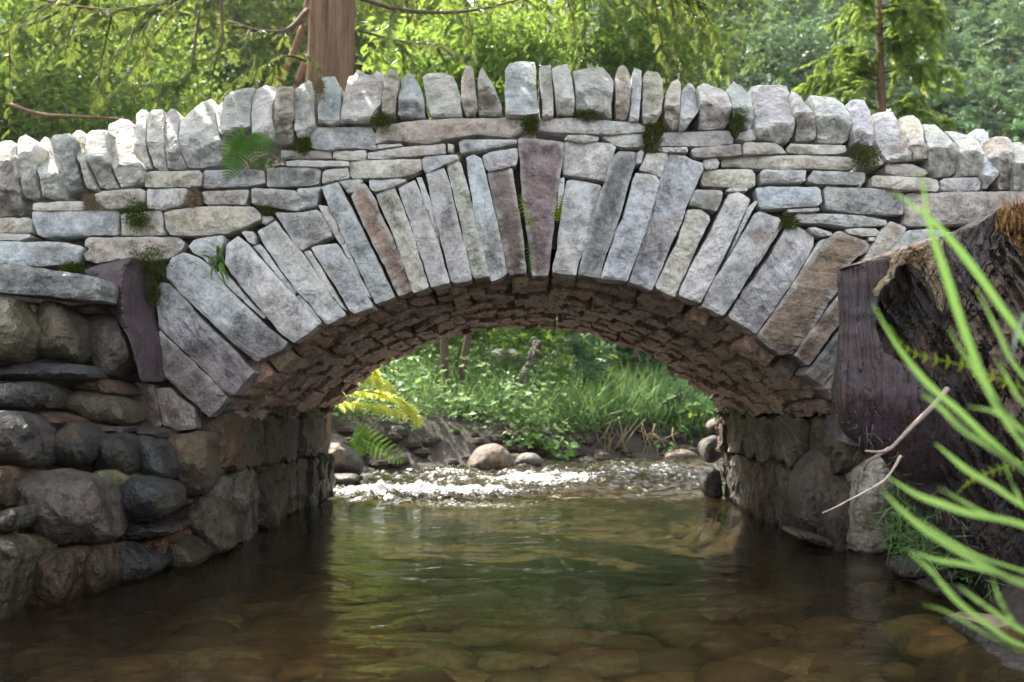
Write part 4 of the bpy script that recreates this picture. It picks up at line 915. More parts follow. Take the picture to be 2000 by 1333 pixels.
# ------------------------------------------------------------------ long grass and fern tips hanging into view close to the camera
def blade(path, D0, D1, w, mat=None):
    P = curve([px(x, y, D0 + (D1 - D0) * i / (len(path) - 1)) for i, (x, y) in enumerate(path)], 22)
    V, F = [], []
    for i, p in enumerate(P):
        t = i / 21; d = P[min(i + 1, 21)] - P[max(i - 1, 0)]; d /= np.linalg.norm(d)
        s = np.cross(d, np.array([.15, 1, .25])); s /= np.linalg.norm(s)
        k = w * .5 * min(1, .12 + 2.6 * t) * (1 - .12 * t); nrm = np.cross(s, d)
        V += [p - s * k, p + nrm * k * .45, p + s * k]
    for i in range(21):
        a = i * 3; F += [(a, a + 1, a + 4, a + 3), (a + 1, a + 2, a + 5, a + 4)]
    return np.array(V), F, np.repeat(np.linspace(.75, .35, 22), 3)
tuft = thing("long_grass", "bright green tuft of long grass leaves hanging in from the right edge, close to the lens", "grass", px(2150, 1150, 1.25))
BL = [([(1745, 375), (1830, 440), (1900, 522), (1955, 600), (2020, 690), (2160, 900)], 23), ([(1800, 335), (1816, 440), (1850, 545), (1885, 650), (1935, 770), (2020, 890), (2160, 1010)], 25),
      ([(1706, 596), (1755, 680), (1815, 753), (1870, 800), (1935, 862), (2020, 935), (2160, 1030)], 20), ([(1799, 768), (1840, 800), (1880, 838), (1920, 864), (1994, 914), (2160, 1030)], 20),
      ([(1826, 866), (1860, 895), (1894, 922), (1945, 952), (1999, 988), (2160, 1080)], 19), ([(1734, 932), (1789, 966), (1840, 985), (1894, 1003), (2000, 1026), (2160, 1090)], 24),
      ([(1722, 957), (1765, 1001), (1818, 1043), (1897, 1091), (1998, 1142), (2160, 1200)], 20), ([(1773, 1075), (1830, 1094), (1897, 1106), (2000, 1138), (2160, 1190)], 17),
      ([(1775, 1080), (1818, 1115), (1871, 1176), (1937, 1226), (1998, 1262), (2160, 1310)], 17), ([(1871, 1144), (1905, 1170), (1937, 1192), (2010, 1240), (2160, 1300)], 14),
      ([(1889, 794), (1945, 806), (1980, 835), (2010, 868), (2160, 980)], 15), ([(1975, 700), (1990, 640), (2012, 610), (2060, 620), (2160, 800)], 20), ([(1938, 1130), (1960, 1185), (2010, 1240), (2160, 1290)], 12),
      ([(1850, 640), (1900, 720), (1950, 790), (2020, 860), (2160, 960)], 12), ([(1905, 560), (1950, 650), (1995, 730), (2160, 900)], 13), ([(1790, 1010), (1850, 1052), (1920, 1090), (2010, 1120), (2160, 1180)], 10),
      ([(1830, 950), (1890, 985), (1950, 1012), (2160, 1090)], 9), ([(1940, 690), (1968, 740), (2010, 800), (2160, 930)], 11), ([(1800, 1180), (1850, 1196), (1930, 1240), (2010, 1280), (2160, 1330)], 9), ([(1960, 905), (1985, 960), (2020, 1010), (2160, 1120)], 10)]
for i, (p, w) in enumerate(BL):
    v, f, t = blade(p, .93 + .12 * random.random(), 1.15, w / FPX * .68); link_mesh("blade", v, f, M_BLADE, tuft, tint=np.clip(t + random.uniform(-.25, .25), 0, 1))

def fern_frond(P, width, up=(0, -1, .2), k=None, fill=.9, curl=0.0):
    """Rachis points P with pinnae left and right, each pinna a row of small leaflets."""
    P = np.asarray(P); n = len(P); Qs = []
    up = np.array(up, float)
    for i in range(1, n):
        t = i / (n - 1); d = P[i] - P[i - 1]; d /= np.linalg.norm(d)
        s = np.cross(d, up); s /= np.linalg.norm(s); nn = np.cross(s, d)
        L = width * (math.sin(math.pi * min(1, .22 + .78 * t)) ** .8 + .06) * (1 - .25 * t)
        for sg in (-1, 1):
            pd = s * sg * .93 + d * .36 - nn * .10 * random.random(); pd /= np.linalg.norm(pd)
            m = 6; q = np.array([P[i] + pd * L * (j + .3) / m + nn * (-.12 * L * ((j / m) ** 2)) for j in range(m)])
            for sg2 in (-1, 1):
                dd = pd[None] * .6 + d[None] * .8 * sg2 + np.zeros((m, 1))
                ll = L / m * 1.5 * (1 - .5 * np.arange(m) / m)
                Qs.append(leaf_quads(q, dd, np.repeat(nn[None], m, 0), ll, ll * .62 * fill))
            Qs.append(leaf_quads(P[i][None], pd[None], nn[None], np.array([L * 1.05]), np.array([L * .16])))
    return np.concatenate(Qs)
M_FERN = leaf_mat("fern frond", (.045, .13, .03), (.13, .26, .05), .4, (.22, .38, .06), .1)
M_FERNY = leaf_mat("young yellow fern", (.14, .24, .02), (.26, .36, .03), .45, (.45, .55, .05), .08)
def fern(name, label, fronds, D, mat, stem=.0016, cat="fern", lo=.2, hi=.9, up=(0, -1, .2)):
    """fronds: (pixel path from base to tip, width in pixels, pinna pairs)"""
    t = thing(name, label, cat, px(*fronds[0][0][0], D))
    for path, w, k in fronds:
        C = curve([px(x, y, D - .05 * i / len(path)) for i, (x, y) in enumerate(path)], k)
        Q = fern_frond(C, w / FPX * D, up); quads_obj("frond", Q, RNG.uniform(lo, hi, len(Q)), mat, t)
        g = tube(C, np.linspace(stem, stem * .3, k), 5); link_mesh("stalk", g[0], g[1], mat, t, tint=np.full(len(g[0]), .3))
    return t
fern("fern", "bright green fern growing from the masonry below the left coping stones", [([(478, 268), (470, 285), (458, 310), (448, 335), (444, 356)], 30, 17), ([(478, 268), (495, 276), (520, 282), (545, 290)], 26, 15), ([(478, 268), (468, 264), (455, 276), (442, 292), (438, 310)], 22, 12), ([(482, 270), (492, 290), (500, 312), (505, 330)], 18, 11)], FACE - .06, M_FERN)
fern("small_fern", "small yellow green fern in the joint left of the keystone", [([(1018, 392), (1024, 410), (1034, 430), (1044, 448), (1050, 468)], 11, 13), ([(1016, 396), (1018, 384), (1022, 374)], 7, 7)], FACE - .035, M_FERNY, .001)
fern("small_fern", "small fern low in the joint left of the keystone, just above the arch ring", [([(1030, 478), (1034, 500), (1035, 520), (1036, 534)], 8, 11)], FACE - .035, M_FERN, .001)
fern("small_fern", "small upright fern in the joint right of the keystone", [([(1088, 436), (1090, 415), (1096, 395), (1100, 376)], 11, 13)], FACE - .035, M_FERNY, .001)
fern("fern_tip", "yellow green young fern shoot with curled leaflets arching before the stump", [([(2040, 778), (1990, 757), (1940, 736), (1880, 714), (1830, 703), (1790, 692), (1760, 670), (1738, 636)], 17, 15)], 1.5, M_FERNY, .0022)
fern("fern_tip", "small yellow green fern shoot at the right edge, below the arching one", [([(2040, 900), (1995, 904), (1960, 914), (1920, 928), (1890, 944), (1868, 968)], 14, 15)], 1.5, M_FERNY, .0016)
# a rosette of long narrow leaves hanging out of the masonry
t = thing("wall_plant", "small herb with drooping narrow leaves on the left arch stones", "plant", px(428, 490, FACE - .04))
for k, (x, y, x2, y2) in enumerate(((425, 498, 432, 478), (425, 500, 436, 484), (420, 512, 408, 508), (430, 512, 446, 548), (424, 515, 412, 545), (418, 508, 382, 503), (432, 505, 438, 482), (428, 515, 440, 555), (420, 505, 424, 525), (432, 498, 440, 520))):
    a, b_ = px(x, y, FACE - .05), px(x2, y2, FACE - .05); m_ = (a + b_) / 2 + Vector((0, -.02, .012))
    C = curve([a, m_, b_], 8); V, F = [], []
    for i, p in enumerate(C):
        w = .006 * math.sin(math.pi * (.12 + .86 * i / 7)) + .0006; V += [p + np.array([w, 0, w * .3]), p - np.array([w, 0, w * .3])]
    for i in range(7): F.append((2 * i, 2 * i + 1, 2 * i + 3, 2 * i + 2))
    link_mesh("leaf", V, F, M_FERN, t, tint=np.full(16, random.uniform(.2, .9)))

# moss cushions in the joints
def moss(label, x, y, rx, ry, D=FACE, n=900, dry=False):
    P = np.array([px(x, y, D)]); r = np.array([rx, 0, ry]) / FPX * D; r[1] = .035
    d = unit(RNG.normal(size=(n, 3))); rad = RNG.random((n, 1)) ** .4
    pos = P + d * r * rad * (1 + .4 * RNG.normal(size=(n, 1)) * .5); pos[:, 1] = P[0, 1] + .02 - np.abs(pos[:, 1] - P[0, 1]) * 1.5
    dirs = unit(d * np.array([1, 1, 1]) + np.array([0, -.5, -.1]) + RNG.normal(size=(n, 3)) * .6)
    Q = leaf_quads(pos, dirs, RNG.normal(size=(n, 3)), RNG.uniform(.008, .02, n), RNG.uniform(.0015, .004, n))
    tag(quads_obj("moss_cushion", Q, RNG.beta(2, 2, n), M_DRY if dry else M_MOSS), label, "moss", "moss in the joints")
moss("round mossy tuft hanging low on the left side of the masonry", 266, 420, 24, 30, FACE - .03, 1600)
moss("large moss cushion on the shoulder of the purple upright slab", 290, 515, 40, 34, FACE - .08, 1900)
moss("moss strip behind the left cap slab", 140, 522, 28, 9, FACE - .04, 600)
moss("dry brown moss at the foot of a leftmost leaning coping stone", 182, 395, 20, 14, FACE, 700, True)
moss("dry brown moss between two pale courses left of the fern", 378, 390, 16, 16, FACE, 700, True)
moss("green moss under the coping stones beside the fern", 592, 285, 16, 16, FACE - .02, 800)
moss("green moss under the coping left of the two slim stones", 745, 236, 24, 12, FACE - .02, 900)
moss("dark moss perched between two coping stones before the cedar trunk", 623, 172, 10, 22, FACE + .02, 800, True)
moss("moss in the gap above the purple keystone", 1036, 245, 16, 18, FACE - .01, 900)
moss("moss under the broad coping stone right of the keystone", 1150, 225, 34, 9, FACE - .01, 800)
moss("dark green moss filling the gap in the course right of the keystone", 1276, 265, 18, 32, FACE - .02, 1500)
moss("dark moss below the small bluish pointed coping stone", 1440, 236, 16, 26, FACE - .02, 1100)
moss("moss growing at the right under two tilted coping stones", 1690, 305, 30, 22, FACE - .02, 1400)
moss("tiny moss patch at the end of the veined stone left of the arch", 522, 410, 14, 8, FACE, 500)
moss("moss patch among the courses at the right shoulder of the arch", 1540, 435, 22, 12, FACE, 700)
moss("moss trailing down the joint by the purple slab", 302, 575, 10, 20, FACE - .06, 900)

# grass hanging on the right bank under the stump
n = 700; x = RNG.uniform(1740, 1960, n); P = np.array([px(a, b_, d) for a, b_, d in zip(x, 985 + (x - 1740) * .55 + RNG.uniform(-20, 70, n), RNG.uniform(3.0, 3.5, n))])
D_ = unit(RNG.normal(size=(n, 3)) * .6 + np.array([-.5, -.5, .1])); Q = leaf_quads(P, D_, RNG.normal(size=(n, 3)), RNG.uniform(.05, .14, n), RNG.uniform(.003, .006, n), .5)
kind(quads_obj("bank_grass", Q, RNG.random(n), M_GRASS), "stuff")
# ------------------------------------------------------------------ vegetation beyond the bridge
def H(x, y): return float(height(x, y))
def ground_pt(x, y): return np.array([x, y, H(x, y)])

# grass and herbs on the far bank, all individually uncountable
def far_bank():
    n = 85000
    y = 9.2 + 8.5 * RNG.random(n) ** 1.5; x = RNG.uniform(-.30, .30, n) * y * 1.1 + .1
    s = shore(x, y); k = (s < -np.where(x < -.1, .80, .45) - .25 * nz2(x, y, 1.7, 11.)) & (RNG.random(n) < .35 + .65 * sstep(-.3, .9, x + .25 * (y - 11))); x, y = x[k], y[k]; z = height(x, y)
    k2 = RNG.random(len(x)) < sstep(.25, .8, nz2(x, y, .9, 40.) * .5 + .62 + .1 * (x > .3)); x, y, z = x[k2], y[k2], z[k2]
    n = len(x); P = np.stack([x, y, z], 1)
    L = RNG.uniform(.14, .55, n) * (1 + .3 * (x > .6)); D = unit(RNG.normal(size=(n, 3)) * .40 + np.array([0, -.15, 1.0]))
    Q = leaf_quads(P, D, RNG.normal(size=(n, 3)), L, RNG.uniform(.006, .013, n), .55)
    return Q
Q = far_bank(); kind(quads_obj("far_bank_grass", Q, RNG.beta(2, 2, len(Q)), M_GRASS), "stuff")
def herbs():
    Ps, Ds, Ls, Ts = [], [], [], []
    for i in range(1500):
        y = 9.3 + 5.5 * random.random() ** 1.4; x = random.uniform(-.27, .29) * y
        if shore(x, y) > (-.5 if x < -.1 or 1.0 < x < 1.6 else -.12): continue
        if x > .9 and random.random() < .35: continue
        z = H(x, y); hgt = random.uniform(.06, .60) * (1.1 if x < .6 else .8); m = random.randint(10, 22); sz = random.choice((.035, .045, .055, .07, .10)); to = random.gauss(0, .22)
        for k in range(m):
            t = random.random(); a = random.random() * 6.28; r = random.uniform(.02, .16)
            Ps.append((x + math.cos(a) * r, y + math.sin(a) * r, z + hgt * (.35 + .65 * t))); Ds.append((math.cos(a), math.sin(a) - .3, random.uniform(-.5, .35))); Ts.append(to); Ls.append(sz * random.uniform(.7, 1.2))
    Ps, Ds, Ls = np.array(Ps), np.array(Ds), np.array(Ls)
    N = np.array([[0, -.35, 1.]]) + RNG.normal(size=Ps.shape) * .35
    return leaf_quads(Ps, Ds, N, Ls, Ls * RNG.uniform(.45, .9, len(Ls)), .2), np.array(Ts)
Q, T_ = herbs(); kind(quads_obj("far_bank_herbs", Q, np.clip(RNG.beta(2, 2, len(Q)) * .9 + T_, 0, 1), M_HERB), "stuff")
# dead stalks and roots hanging from the undercut bank
G = []
for i in range(26):
    x = random.gauss(1235, 45); p0 = px(x, random.uniform(815, 850), 10.8); p1 = px(x + random.uniform(-50, 30), random.uniform(860, 900), 10.6)
    G.append(tube(curve([p0, (p0 + p1) / 2 + Vector((random.uniform(-.05, .05), -.06, .02)), p1], 6), .006, 4))
v, f = join_geo(G); kind(link_mesh("hanging_dead_stalks", v, f, M_DRY, tint=RNG.random(len(v))), "stuff")
# stones and clods along the far shore line
G = []
for i in range(170):
    x = random.uniform(-2.0, 3.2); y = 9.15 + float(np.interp(x, [-2, -1, 0, 1, 2, 3, 5], [-.6, -.1, .55, 1.25, 1.75, 2.1, 2.8])) + random.uniform(-.12, .55)
    r = random.uniform(.02, .10); G.append(pebble(np.array([x, y, H(x, y) + r * .2]), r * 1.2, r, r * .7, i * 2.1, 8))
v, f = join_geo(G); kind(link_mesh("shore_gravel", v, f, M_SOIL, smooth=False), "stuff")

def big_leaf_plant(label, x, y, D, n, size, mat=M_LEAF):
    t = thing("broadleaf_plant", label, "plant", px(x, y, D), "broad-leaved plants on the far bank")
    o = np.array(px(x, y, D)); P, Dr = [], []
    for k in range(n):
        a = random.uniform(0, 6.28); r = random.uniform(.03, .16); h = random.uniform(.05, .22)
        p = o + np.array([math.cos(a) * r, math.sin(a) * r, h]); P.append(p); Dr.append((math.cos(a), math.sin(a) - .5, -.35))
        g = tube([o, (o + p) / 2 + np.array([0, 0, .03]), p], .003, 4)
    P, Dr = np.array(P), np.array(Dr); L = RNG.uniform(.6, 1.0, n) * size
    Q = np.concatenate([leaf_quads(P, Dr, np.array([[0, -.6, 1]]) + RNG.normal(size=P.shape) * .2, L, L * .85, .2)])
    quads_obj("leaves", Q, RNG.uniform(.3, .95, n), mat, t)
    G = [tube([o, (o + p) / 2 + np.array([0, 0, .03]), p], .004, 4) for p in P]; v, f = join_geo(G); link_mesh("stalks", v, f, mat, t, tint=np.full(len(v), .5))
for lb, x, y, D, n, sz in (("broadleaf plant with two round pale leaves on the bare bank lip", 1192, 822, 10.9, 5, .13), ("broadleaf plant with one round leaf on the lip, next to the two-leaved one", 1228, 815, 10.9, 4, .11),
    ("leafy butterbur clump above the low brown boulder", 1050, 880, 9.9, 14, .14), ("grey green dock plant at the soil bank left of the big boulder", 815, 868, 9.6, 7, .12),
    ("dock plant at the left, in shade under the saplings", 862, 868, 9.8, 8, .13), ("bright leafy clump on the bank above the big boulder", 1000, 800, 10.6, 18, .16), ("fresh green leafy clump at the foot of the right sapling", 1225, 790, 11.6, 22, .17),
    ("leafy clump at the foot of the left saplings", 905, 815, 10.4, 16, .15), ("leafy clump at the right end of the bank by the abutment", 1365, 815, 10.8, 22, .15), ("leafy clump at the water's edge right of the low brown boulder", 1085, 905, 10.0, 12, .13)):
    big_leaf_plant(lb, x, y, D, n, sz)
fern("fern", "drooping fern on the dark soil bank under the left half of the arch", [([(690, 850), (715, 858), (745, 875), (775, 893), (792, 900)], 27, 15), ([(690, 850), (700, 875), (715, 890)], 22, 10), ([(690, 848), (710, 842), (735, 852)], 20, 9)], 8.8, M_FERN, .003)
# sunlit cedar bough dipping into the arch
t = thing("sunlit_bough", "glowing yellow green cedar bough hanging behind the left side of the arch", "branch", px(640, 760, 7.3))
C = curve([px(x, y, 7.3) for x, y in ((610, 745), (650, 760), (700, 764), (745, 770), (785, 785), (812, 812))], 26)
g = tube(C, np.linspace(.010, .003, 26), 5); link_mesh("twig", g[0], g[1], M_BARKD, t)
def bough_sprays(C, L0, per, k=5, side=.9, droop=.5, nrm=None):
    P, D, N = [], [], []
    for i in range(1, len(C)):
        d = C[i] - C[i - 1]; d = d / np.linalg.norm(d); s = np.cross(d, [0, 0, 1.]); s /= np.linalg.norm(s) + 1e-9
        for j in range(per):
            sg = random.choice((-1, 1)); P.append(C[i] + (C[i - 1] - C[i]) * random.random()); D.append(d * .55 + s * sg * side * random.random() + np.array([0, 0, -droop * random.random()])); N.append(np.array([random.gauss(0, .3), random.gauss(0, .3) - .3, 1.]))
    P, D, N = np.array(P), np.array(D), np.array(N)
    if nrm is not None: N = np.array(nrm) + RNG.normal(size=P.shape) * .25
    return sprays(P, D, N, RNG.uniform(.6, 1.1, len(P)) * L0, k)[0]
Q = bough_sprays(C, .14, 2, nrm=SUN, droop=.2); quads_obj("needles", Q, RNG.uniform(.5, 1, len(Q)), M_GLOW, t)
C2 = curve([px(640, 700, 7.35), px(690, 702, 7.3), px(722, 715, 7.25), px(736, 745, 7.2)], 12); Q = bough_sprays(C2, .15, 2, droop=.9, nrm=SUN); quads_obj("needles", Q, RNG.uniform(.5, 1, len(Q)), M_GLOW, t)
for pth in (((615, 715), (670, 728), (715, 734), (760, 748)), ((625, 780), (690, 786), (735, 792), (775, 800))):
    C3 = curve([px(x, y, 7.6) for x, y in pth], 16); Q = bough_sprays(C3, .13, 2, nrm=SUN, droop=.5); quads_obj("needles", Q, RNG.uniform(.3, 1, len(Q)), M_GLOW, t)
# young trees whose stems stand in the arch opening
def crown_quads(c, r, n, size, clumps, elong=.5, flat=.5, lo=-.2):
    cc = np.array(c) + unit(RNG.normal(size=(clumps, 3))) * np.array(r) * (RNG.random((clumps, 1)) ** .45)
    m = n // clumps
    P = np.repeat(cc, m, 0) + RNG.normal(size=(clumps * m, 3)) * np.array(r).mean() * .17 * np.array([1.2, 1.2, .6])
    D = rand_dirs(len(P), lo, flat); N = np.array([[0, 0, 1.]]) + RNG.normal(size=P.shape) * .5
    L = RNG.uniform(.6, 1.2, len(P)) * size
    return leaf_quads(P, D, N, L, L * elong), np.repeat(RNG.uniform(-.25, .25, clumps), m)
def young_tree(label, stem, D, r0, crown, mat=M_LEAF):
    t = thing("young_tree", label, "tree", px(*stem[0], D), "young trees on the far bank")
    C = curve([px(x, y, D) for x, y in stem], 20); g = tube(C, np.linspace(r0, r0 * .45, 20), 7, .25, D); link_mesh("trunk", g[0], g[1], M_BARKD, t)
    (cx_, cy_, rx, rz, n, sz) = crown; c = px(cx_, cy_, D)
    Q, off = crown_quads(c, (rx, rx, rz), n, sz, 40); quads_obj("crown", Q, np.clip(RNG.beta(2, 2, len(Q)) + off, 0, 1), mat, t)
young_tree("slim straight sapling, leftmost of the stems under the arch", [(872, 790), (868, 700), (866, 620), (860, 400), (855, 200)], 10.8, .05, (860, 120, 1.0, .7, 2200, .13))
young_tree("leaning sapling whose stem bends right under the crown of the arch", [(892, 810), (902, 730), (918, 640), (960, 420), (985, 200)], 10.9, .055, (1000, 110, 1.0, .7, 2200, .13))
young_tree("thin upright sapling in the grass right of the middle", [(1188, 770), (1186, 700), (1184, 640), (1180, 400), (1178, 220)], 12.2, .035, (1180, 100, 1.0, .7, 2000, .13))
young_tree("pale sapling stem at the right under the arch", [(1240, 775), (1242, 700), (1243, 640), (1250, 420), (1255, 230)], 12.4, .05, (1260, 90, 1.0, .7, 2000, .13))
# an old grey log and a pale rock in the herbs
P = pts('P', "940,700 960,682 1000,678 1030,692 1046,722 1040,745 1000,740 960,738"); v, f = slab_geo(P, 12.0, .4, None, step=5, corner=.24, dome=.16, facet=.1, rough=.01, back=.8)
tag(link_mesh("pale_rock", v, f, M_BOULDER, None, TONE['x']), "pale rock lying in the herbs behind the saplings", "rock")
g = tube(curve([px(1000, 760, 11.6), px(1030, 730, 11.8), px(1045, 690, 12.0), px(1050, 670, 12.1)], 12), np.linspace(.10, .07, 12), 10, .3); tag(link_mesh("old_log", g[0], g[1], W_GREY), "grey rotten log leaning beside the pale rock", "log")

# big red cedar behind the bridge
cedar = thing("cedar_tree", "old cedar with a thick reddish brown trunk behind the bridge", "tree", (-1.78, 8.6, 0.3))
C = curve([(-2.06, 8.6, .0), (-1.98, 8.6, 1.0), (-1.76, 8.6, 3.0), (-1.70, 8.6, 5.0), (-1.66, 8.62, 9.0)], 60)
R_ = np.interp(np.linspace(0, 1, 60), [0, .12, .35, 1], [.30, .27, .24, .16])
def bark_tube(C, R, sides, depth, seed):
    V, F = [], []
    for i, p in enumerate(C):
        for k in range(sides):
            th = 2 * math.pi * k / sides
            r = R[i] * (1 + .05 * math.sin(3 * th + p[2]) + depth * (abs(noise.noise(Vector((math.cos(th) * 9 + seed, math.sin(th) * 9, p[2] * .5)))) - .2) + depth * .5 * noise.noise(Vector((math.cos(th) * 22, math.sin(th) * 22, p[2] * 1.3))))
            V.append((p[0] + math.cos(th) * r, p[1] + math.sin(th) * r, p[2]))
    for i in range(len(C) - 1):
        for k in range(sides):
            k2 = (k + 1) % sides; F.append((i * sides + k, i * sides + k2, (i + 1) * sides + k2, (i + 1) * sides + k))
    return np.array(V), F
g = bark_tube(C, R_, 150, .16, 5.); link_mesh("trunk", g[0], g[1], M_BARK, cedar)
def bough(parent, path, D, r0, L0, per, mat=M_CEDAR, k=4, n=26, tint=(.15, .95), droop=.7, side=1.0, sub=5, sublen=.6):
    L0 *= 1.0; per = max(1, int(per * 1.2)); sub = int(sub * 1.3); k += 1; droop *= .55
    C = curve([px(x, y, d) for (x, y), d in zip(path, np.broadcast_to(D, len(path)))], n)
    G = [tube(C, np.linspace(r0, r0 * .3, n), 6, .2, r0 * 99)]; Qs = [bough_sprays(C[n // 6:], L0, per, k, side, droop)]
    for j in range(sub):                                        # hanging side twigs
        i = random.randint(n // 5, n - 2); d = C[i] - C[i - 1]; d /= np.linalg.norm(d)
        e = C[i] + np.array([random.gauss(0, .35), random.gauss(0, .35), 0]) * sublen + d * .4 * sublen + np.array([0, 0, -random.uniform(.25, .9) * sublen])
        S = curve([C[i], (C[i] + e) / 2 + np.array([0, 0, .08]), e], 9); G.append(tube(S, np.linspace(r0 * .35, .002, 9), 4)); Qs.append(bough_sprays(S, L0, per, k, side, droop))
    v, f = join_geo(G); o = link_mesh("bough", v, f, M_BARKD, parent)
    Q = np.concatenate(Qs); c = np.array(o.matrix_basis.translation)
    me = quads_obj("foliage", Q, np.clip(RNG.normal(.5 * (tint[0] + tint[1]), .2, len(Q)), *tint), mat)
    me.parent = o; me.location = me.location - o.location - parent.location
    return o
for path, D, r0, L0, per, kw in (
    ([(700, -5), (745, 10), (800, 22), (870, 25), (940, 18), (1030, -4)], 7.6, .022, .11, 1, dict(droop=.6, sub=2, sublen=.4)),
    ([(600, 20), (560, 60), (500, 60), (440, 40), (380, 30), (300, 20)], (8.5, 8.2, 8, 8, 8, 8), .024, .12, 2, dict(sub=7, sublen=.8)),
    ([(598, -60), (500, -40), (400, -20), (300, 10), (200, 20), (80, 0)], 8.0, .03, .13, 3, dict(sub=9, sublen=.9)),
    ([(430, -40), (434, 50), (434, 85), (412, 112), (384, 120)], 7.5, .014, .10, 1, dict(sub=2)),
    ([(390, 20), (380, 90), (372, 140), (345, 160), (290, 166), (250, 168)], 7.5, .011, .11, 2, dict(sub=4, sublen=.5)),
    ([(598, 120), (560, 110), (520, 130), (470, 150), (430, 190)], 8.3, .012, .11, 2, dict(sub=5, sublen=.5)),
    ([(700, 60), (780, 80), (850, 90), (900, 110)], 8.6, .012, .12, 2, dict(sub=4)),
    ([(700, -40), (850, -40), (1000, -30), (1150, -20), (1290, 0)], 8.4, .026, .12, 2, dict(sub=9, sublen=.8)),
    ([(1000, -60), (1150, -50), (1300, -20), (1380, 10)], 8.0, .024, .12, 3, dict(sub=8, sublen=.8)),
    ([(300, -60), (200, -30), (100, 30), (20, 60), (-60, 90)], 8.2, .024, .12, 3, dict(sub=7, sublen=.8))):
    bough(cedar, path, D, r0, L0, per, **kw)
Q, off = crown_quads((-1.6, 8.6, 9.6), (1.9, 1.6, 1.7), 5200, .20, 60); quads_obj("crown", Q, np.clip(RNG.beta(2, 2, len(Q)) + off, 0, 1), M_CEDAR, cedar)      # the crown above the picture, it dapples the right coping
# two thin leaning stems beside the cedar
def stem_thing(name, label, cat, pathD, r0, r1, mat, group=None, n=24, sides=9):
    C = curve([px(x, y, d) for x, y, d in pathD], n); g = tube(C, np.linspace(r0, r1, n), sides, .2, r0 * 77); return tag(link_mesh(name, g[0], g[1], mat), label, cat, group)
M_STEM = plain_mat("brown smooth bark", (.17, .10, .06), .85, 16, .4, .8, .25, (5, 5, .8))
stem_thing("leaning_stem", "thin brown stem leaning right, left of the cedar trunk", "stem", [(440, 420, 9.3), (510, 240, 9.3), (546, 160, 9.3), (578, 90, 9.3), (598, 20, 9.3), (608, -60, 9.3)], .042, .026, M_STEM, "leaning stems beside the cedar")
stem_thing("leaning_stem", "thin brown stem leaning against the cedar's foot", "stem", [(530, 420, 9.2), (560, 250, 9.2), (580, 165, 9.2), (594, 125, 9.2), (606, 90, 9.2), (640, 20, 9.3)], .045, .026, M_STEM, "leaning stems beside the cedar")
stem_thing("dead_branch", "bare dead branch lying level in the shade at the far left", "branch", [(20, 205, 8.2), (80, 224, 8.2), (150, 228, 8.2), (235, 234, 8.2), (300, 250, 8.2)], .018, .010, M_STEM)
bi = thing("birch_tree", "pale birch trunk in the bright gap, right one of two", "tree", px(1165, 600, 12.5), "birches in the bright gap")
g = tube(curve([px(x, y, 12.5) for x, y in ((1170, 600), (1166, 250), (1160, 80), (1158, 20), (1156, -80))], 20), np.linspace(.11, .085, 20), 10, .12); link_mesh("trunk", g[0], g[1], M_BIRCH, bi)
Q, off = crown_quads(px(1160, -110, 14), (1.6, 1.6, 1.2), 2600, .16, 30); quads_obj("crown", Q, np.clip(RNG.beta(2, 2, len(Q)) + off, 0, 1), M_YELLOW, bi)
bi = thing("birch_tree", "pale slender birch trunk in the bright gap, left one of two", "tree", px(1075, 600, 12.5), "birches in the bright gap")
g = tube(curve([px(x, y, 12.5) for x, y in ((1078, 600), (1077, 250), (1076, 80), (1077, 20), (1078, -80))], 20), np.linspace(.062, .05, 20), 10, .12); link_mesh("trunk", g[0], g[1], M_BIRCH, bi)
Q, off = crown_quads(px(1075, -110, 14), (1.3, 1.3, 1.0), 2200, .16, 30); quads_obj("crown", Q, np.clip(RNG.beta(2, 2, len(Q)) + off, 0, 1), M_YELLOW, bi)

# small cedar on the right with its slim red trunk
sc = thing("young_cedar", "young cedar with a slim dark red trunk before the green hillside", "tree", px(1722, 330, 9.5))
C = curve([px(x, y, 9.5) for x, y in ((1726, 420), (1722, 230), (1720, 150), (1718, 60), (1716, -40), (1714, -140))], 24)
g = tube(C, np.linspace(.050, .022, 24), 9, .15); link_mesh("trunk", g[0], g[1], M_STEM, sc)
for i in range(50):
    y = random.uniform(-130, 300) if i > 7 else random.uniform(20, 160); sg = 1 if i % 2 else -1
    w = random.uniform(70, 150) * (1.15 if 120 < y < 260 else .85); d = random.uniform(-.7, .5)
    bough(sc, [(1720, y), (1720 + sg * w * .5, y - random.uniform(5, 25)), (1720 + sg * w, y + random.uniform(-5, 30))], (9.5, 9.5 + d * .5, 9.5 + d), .008, .085, 4, n=14, sub=5, sublen=.26, tint=(.1, 1.0), droop=.12, mat=M_YCEDAR)

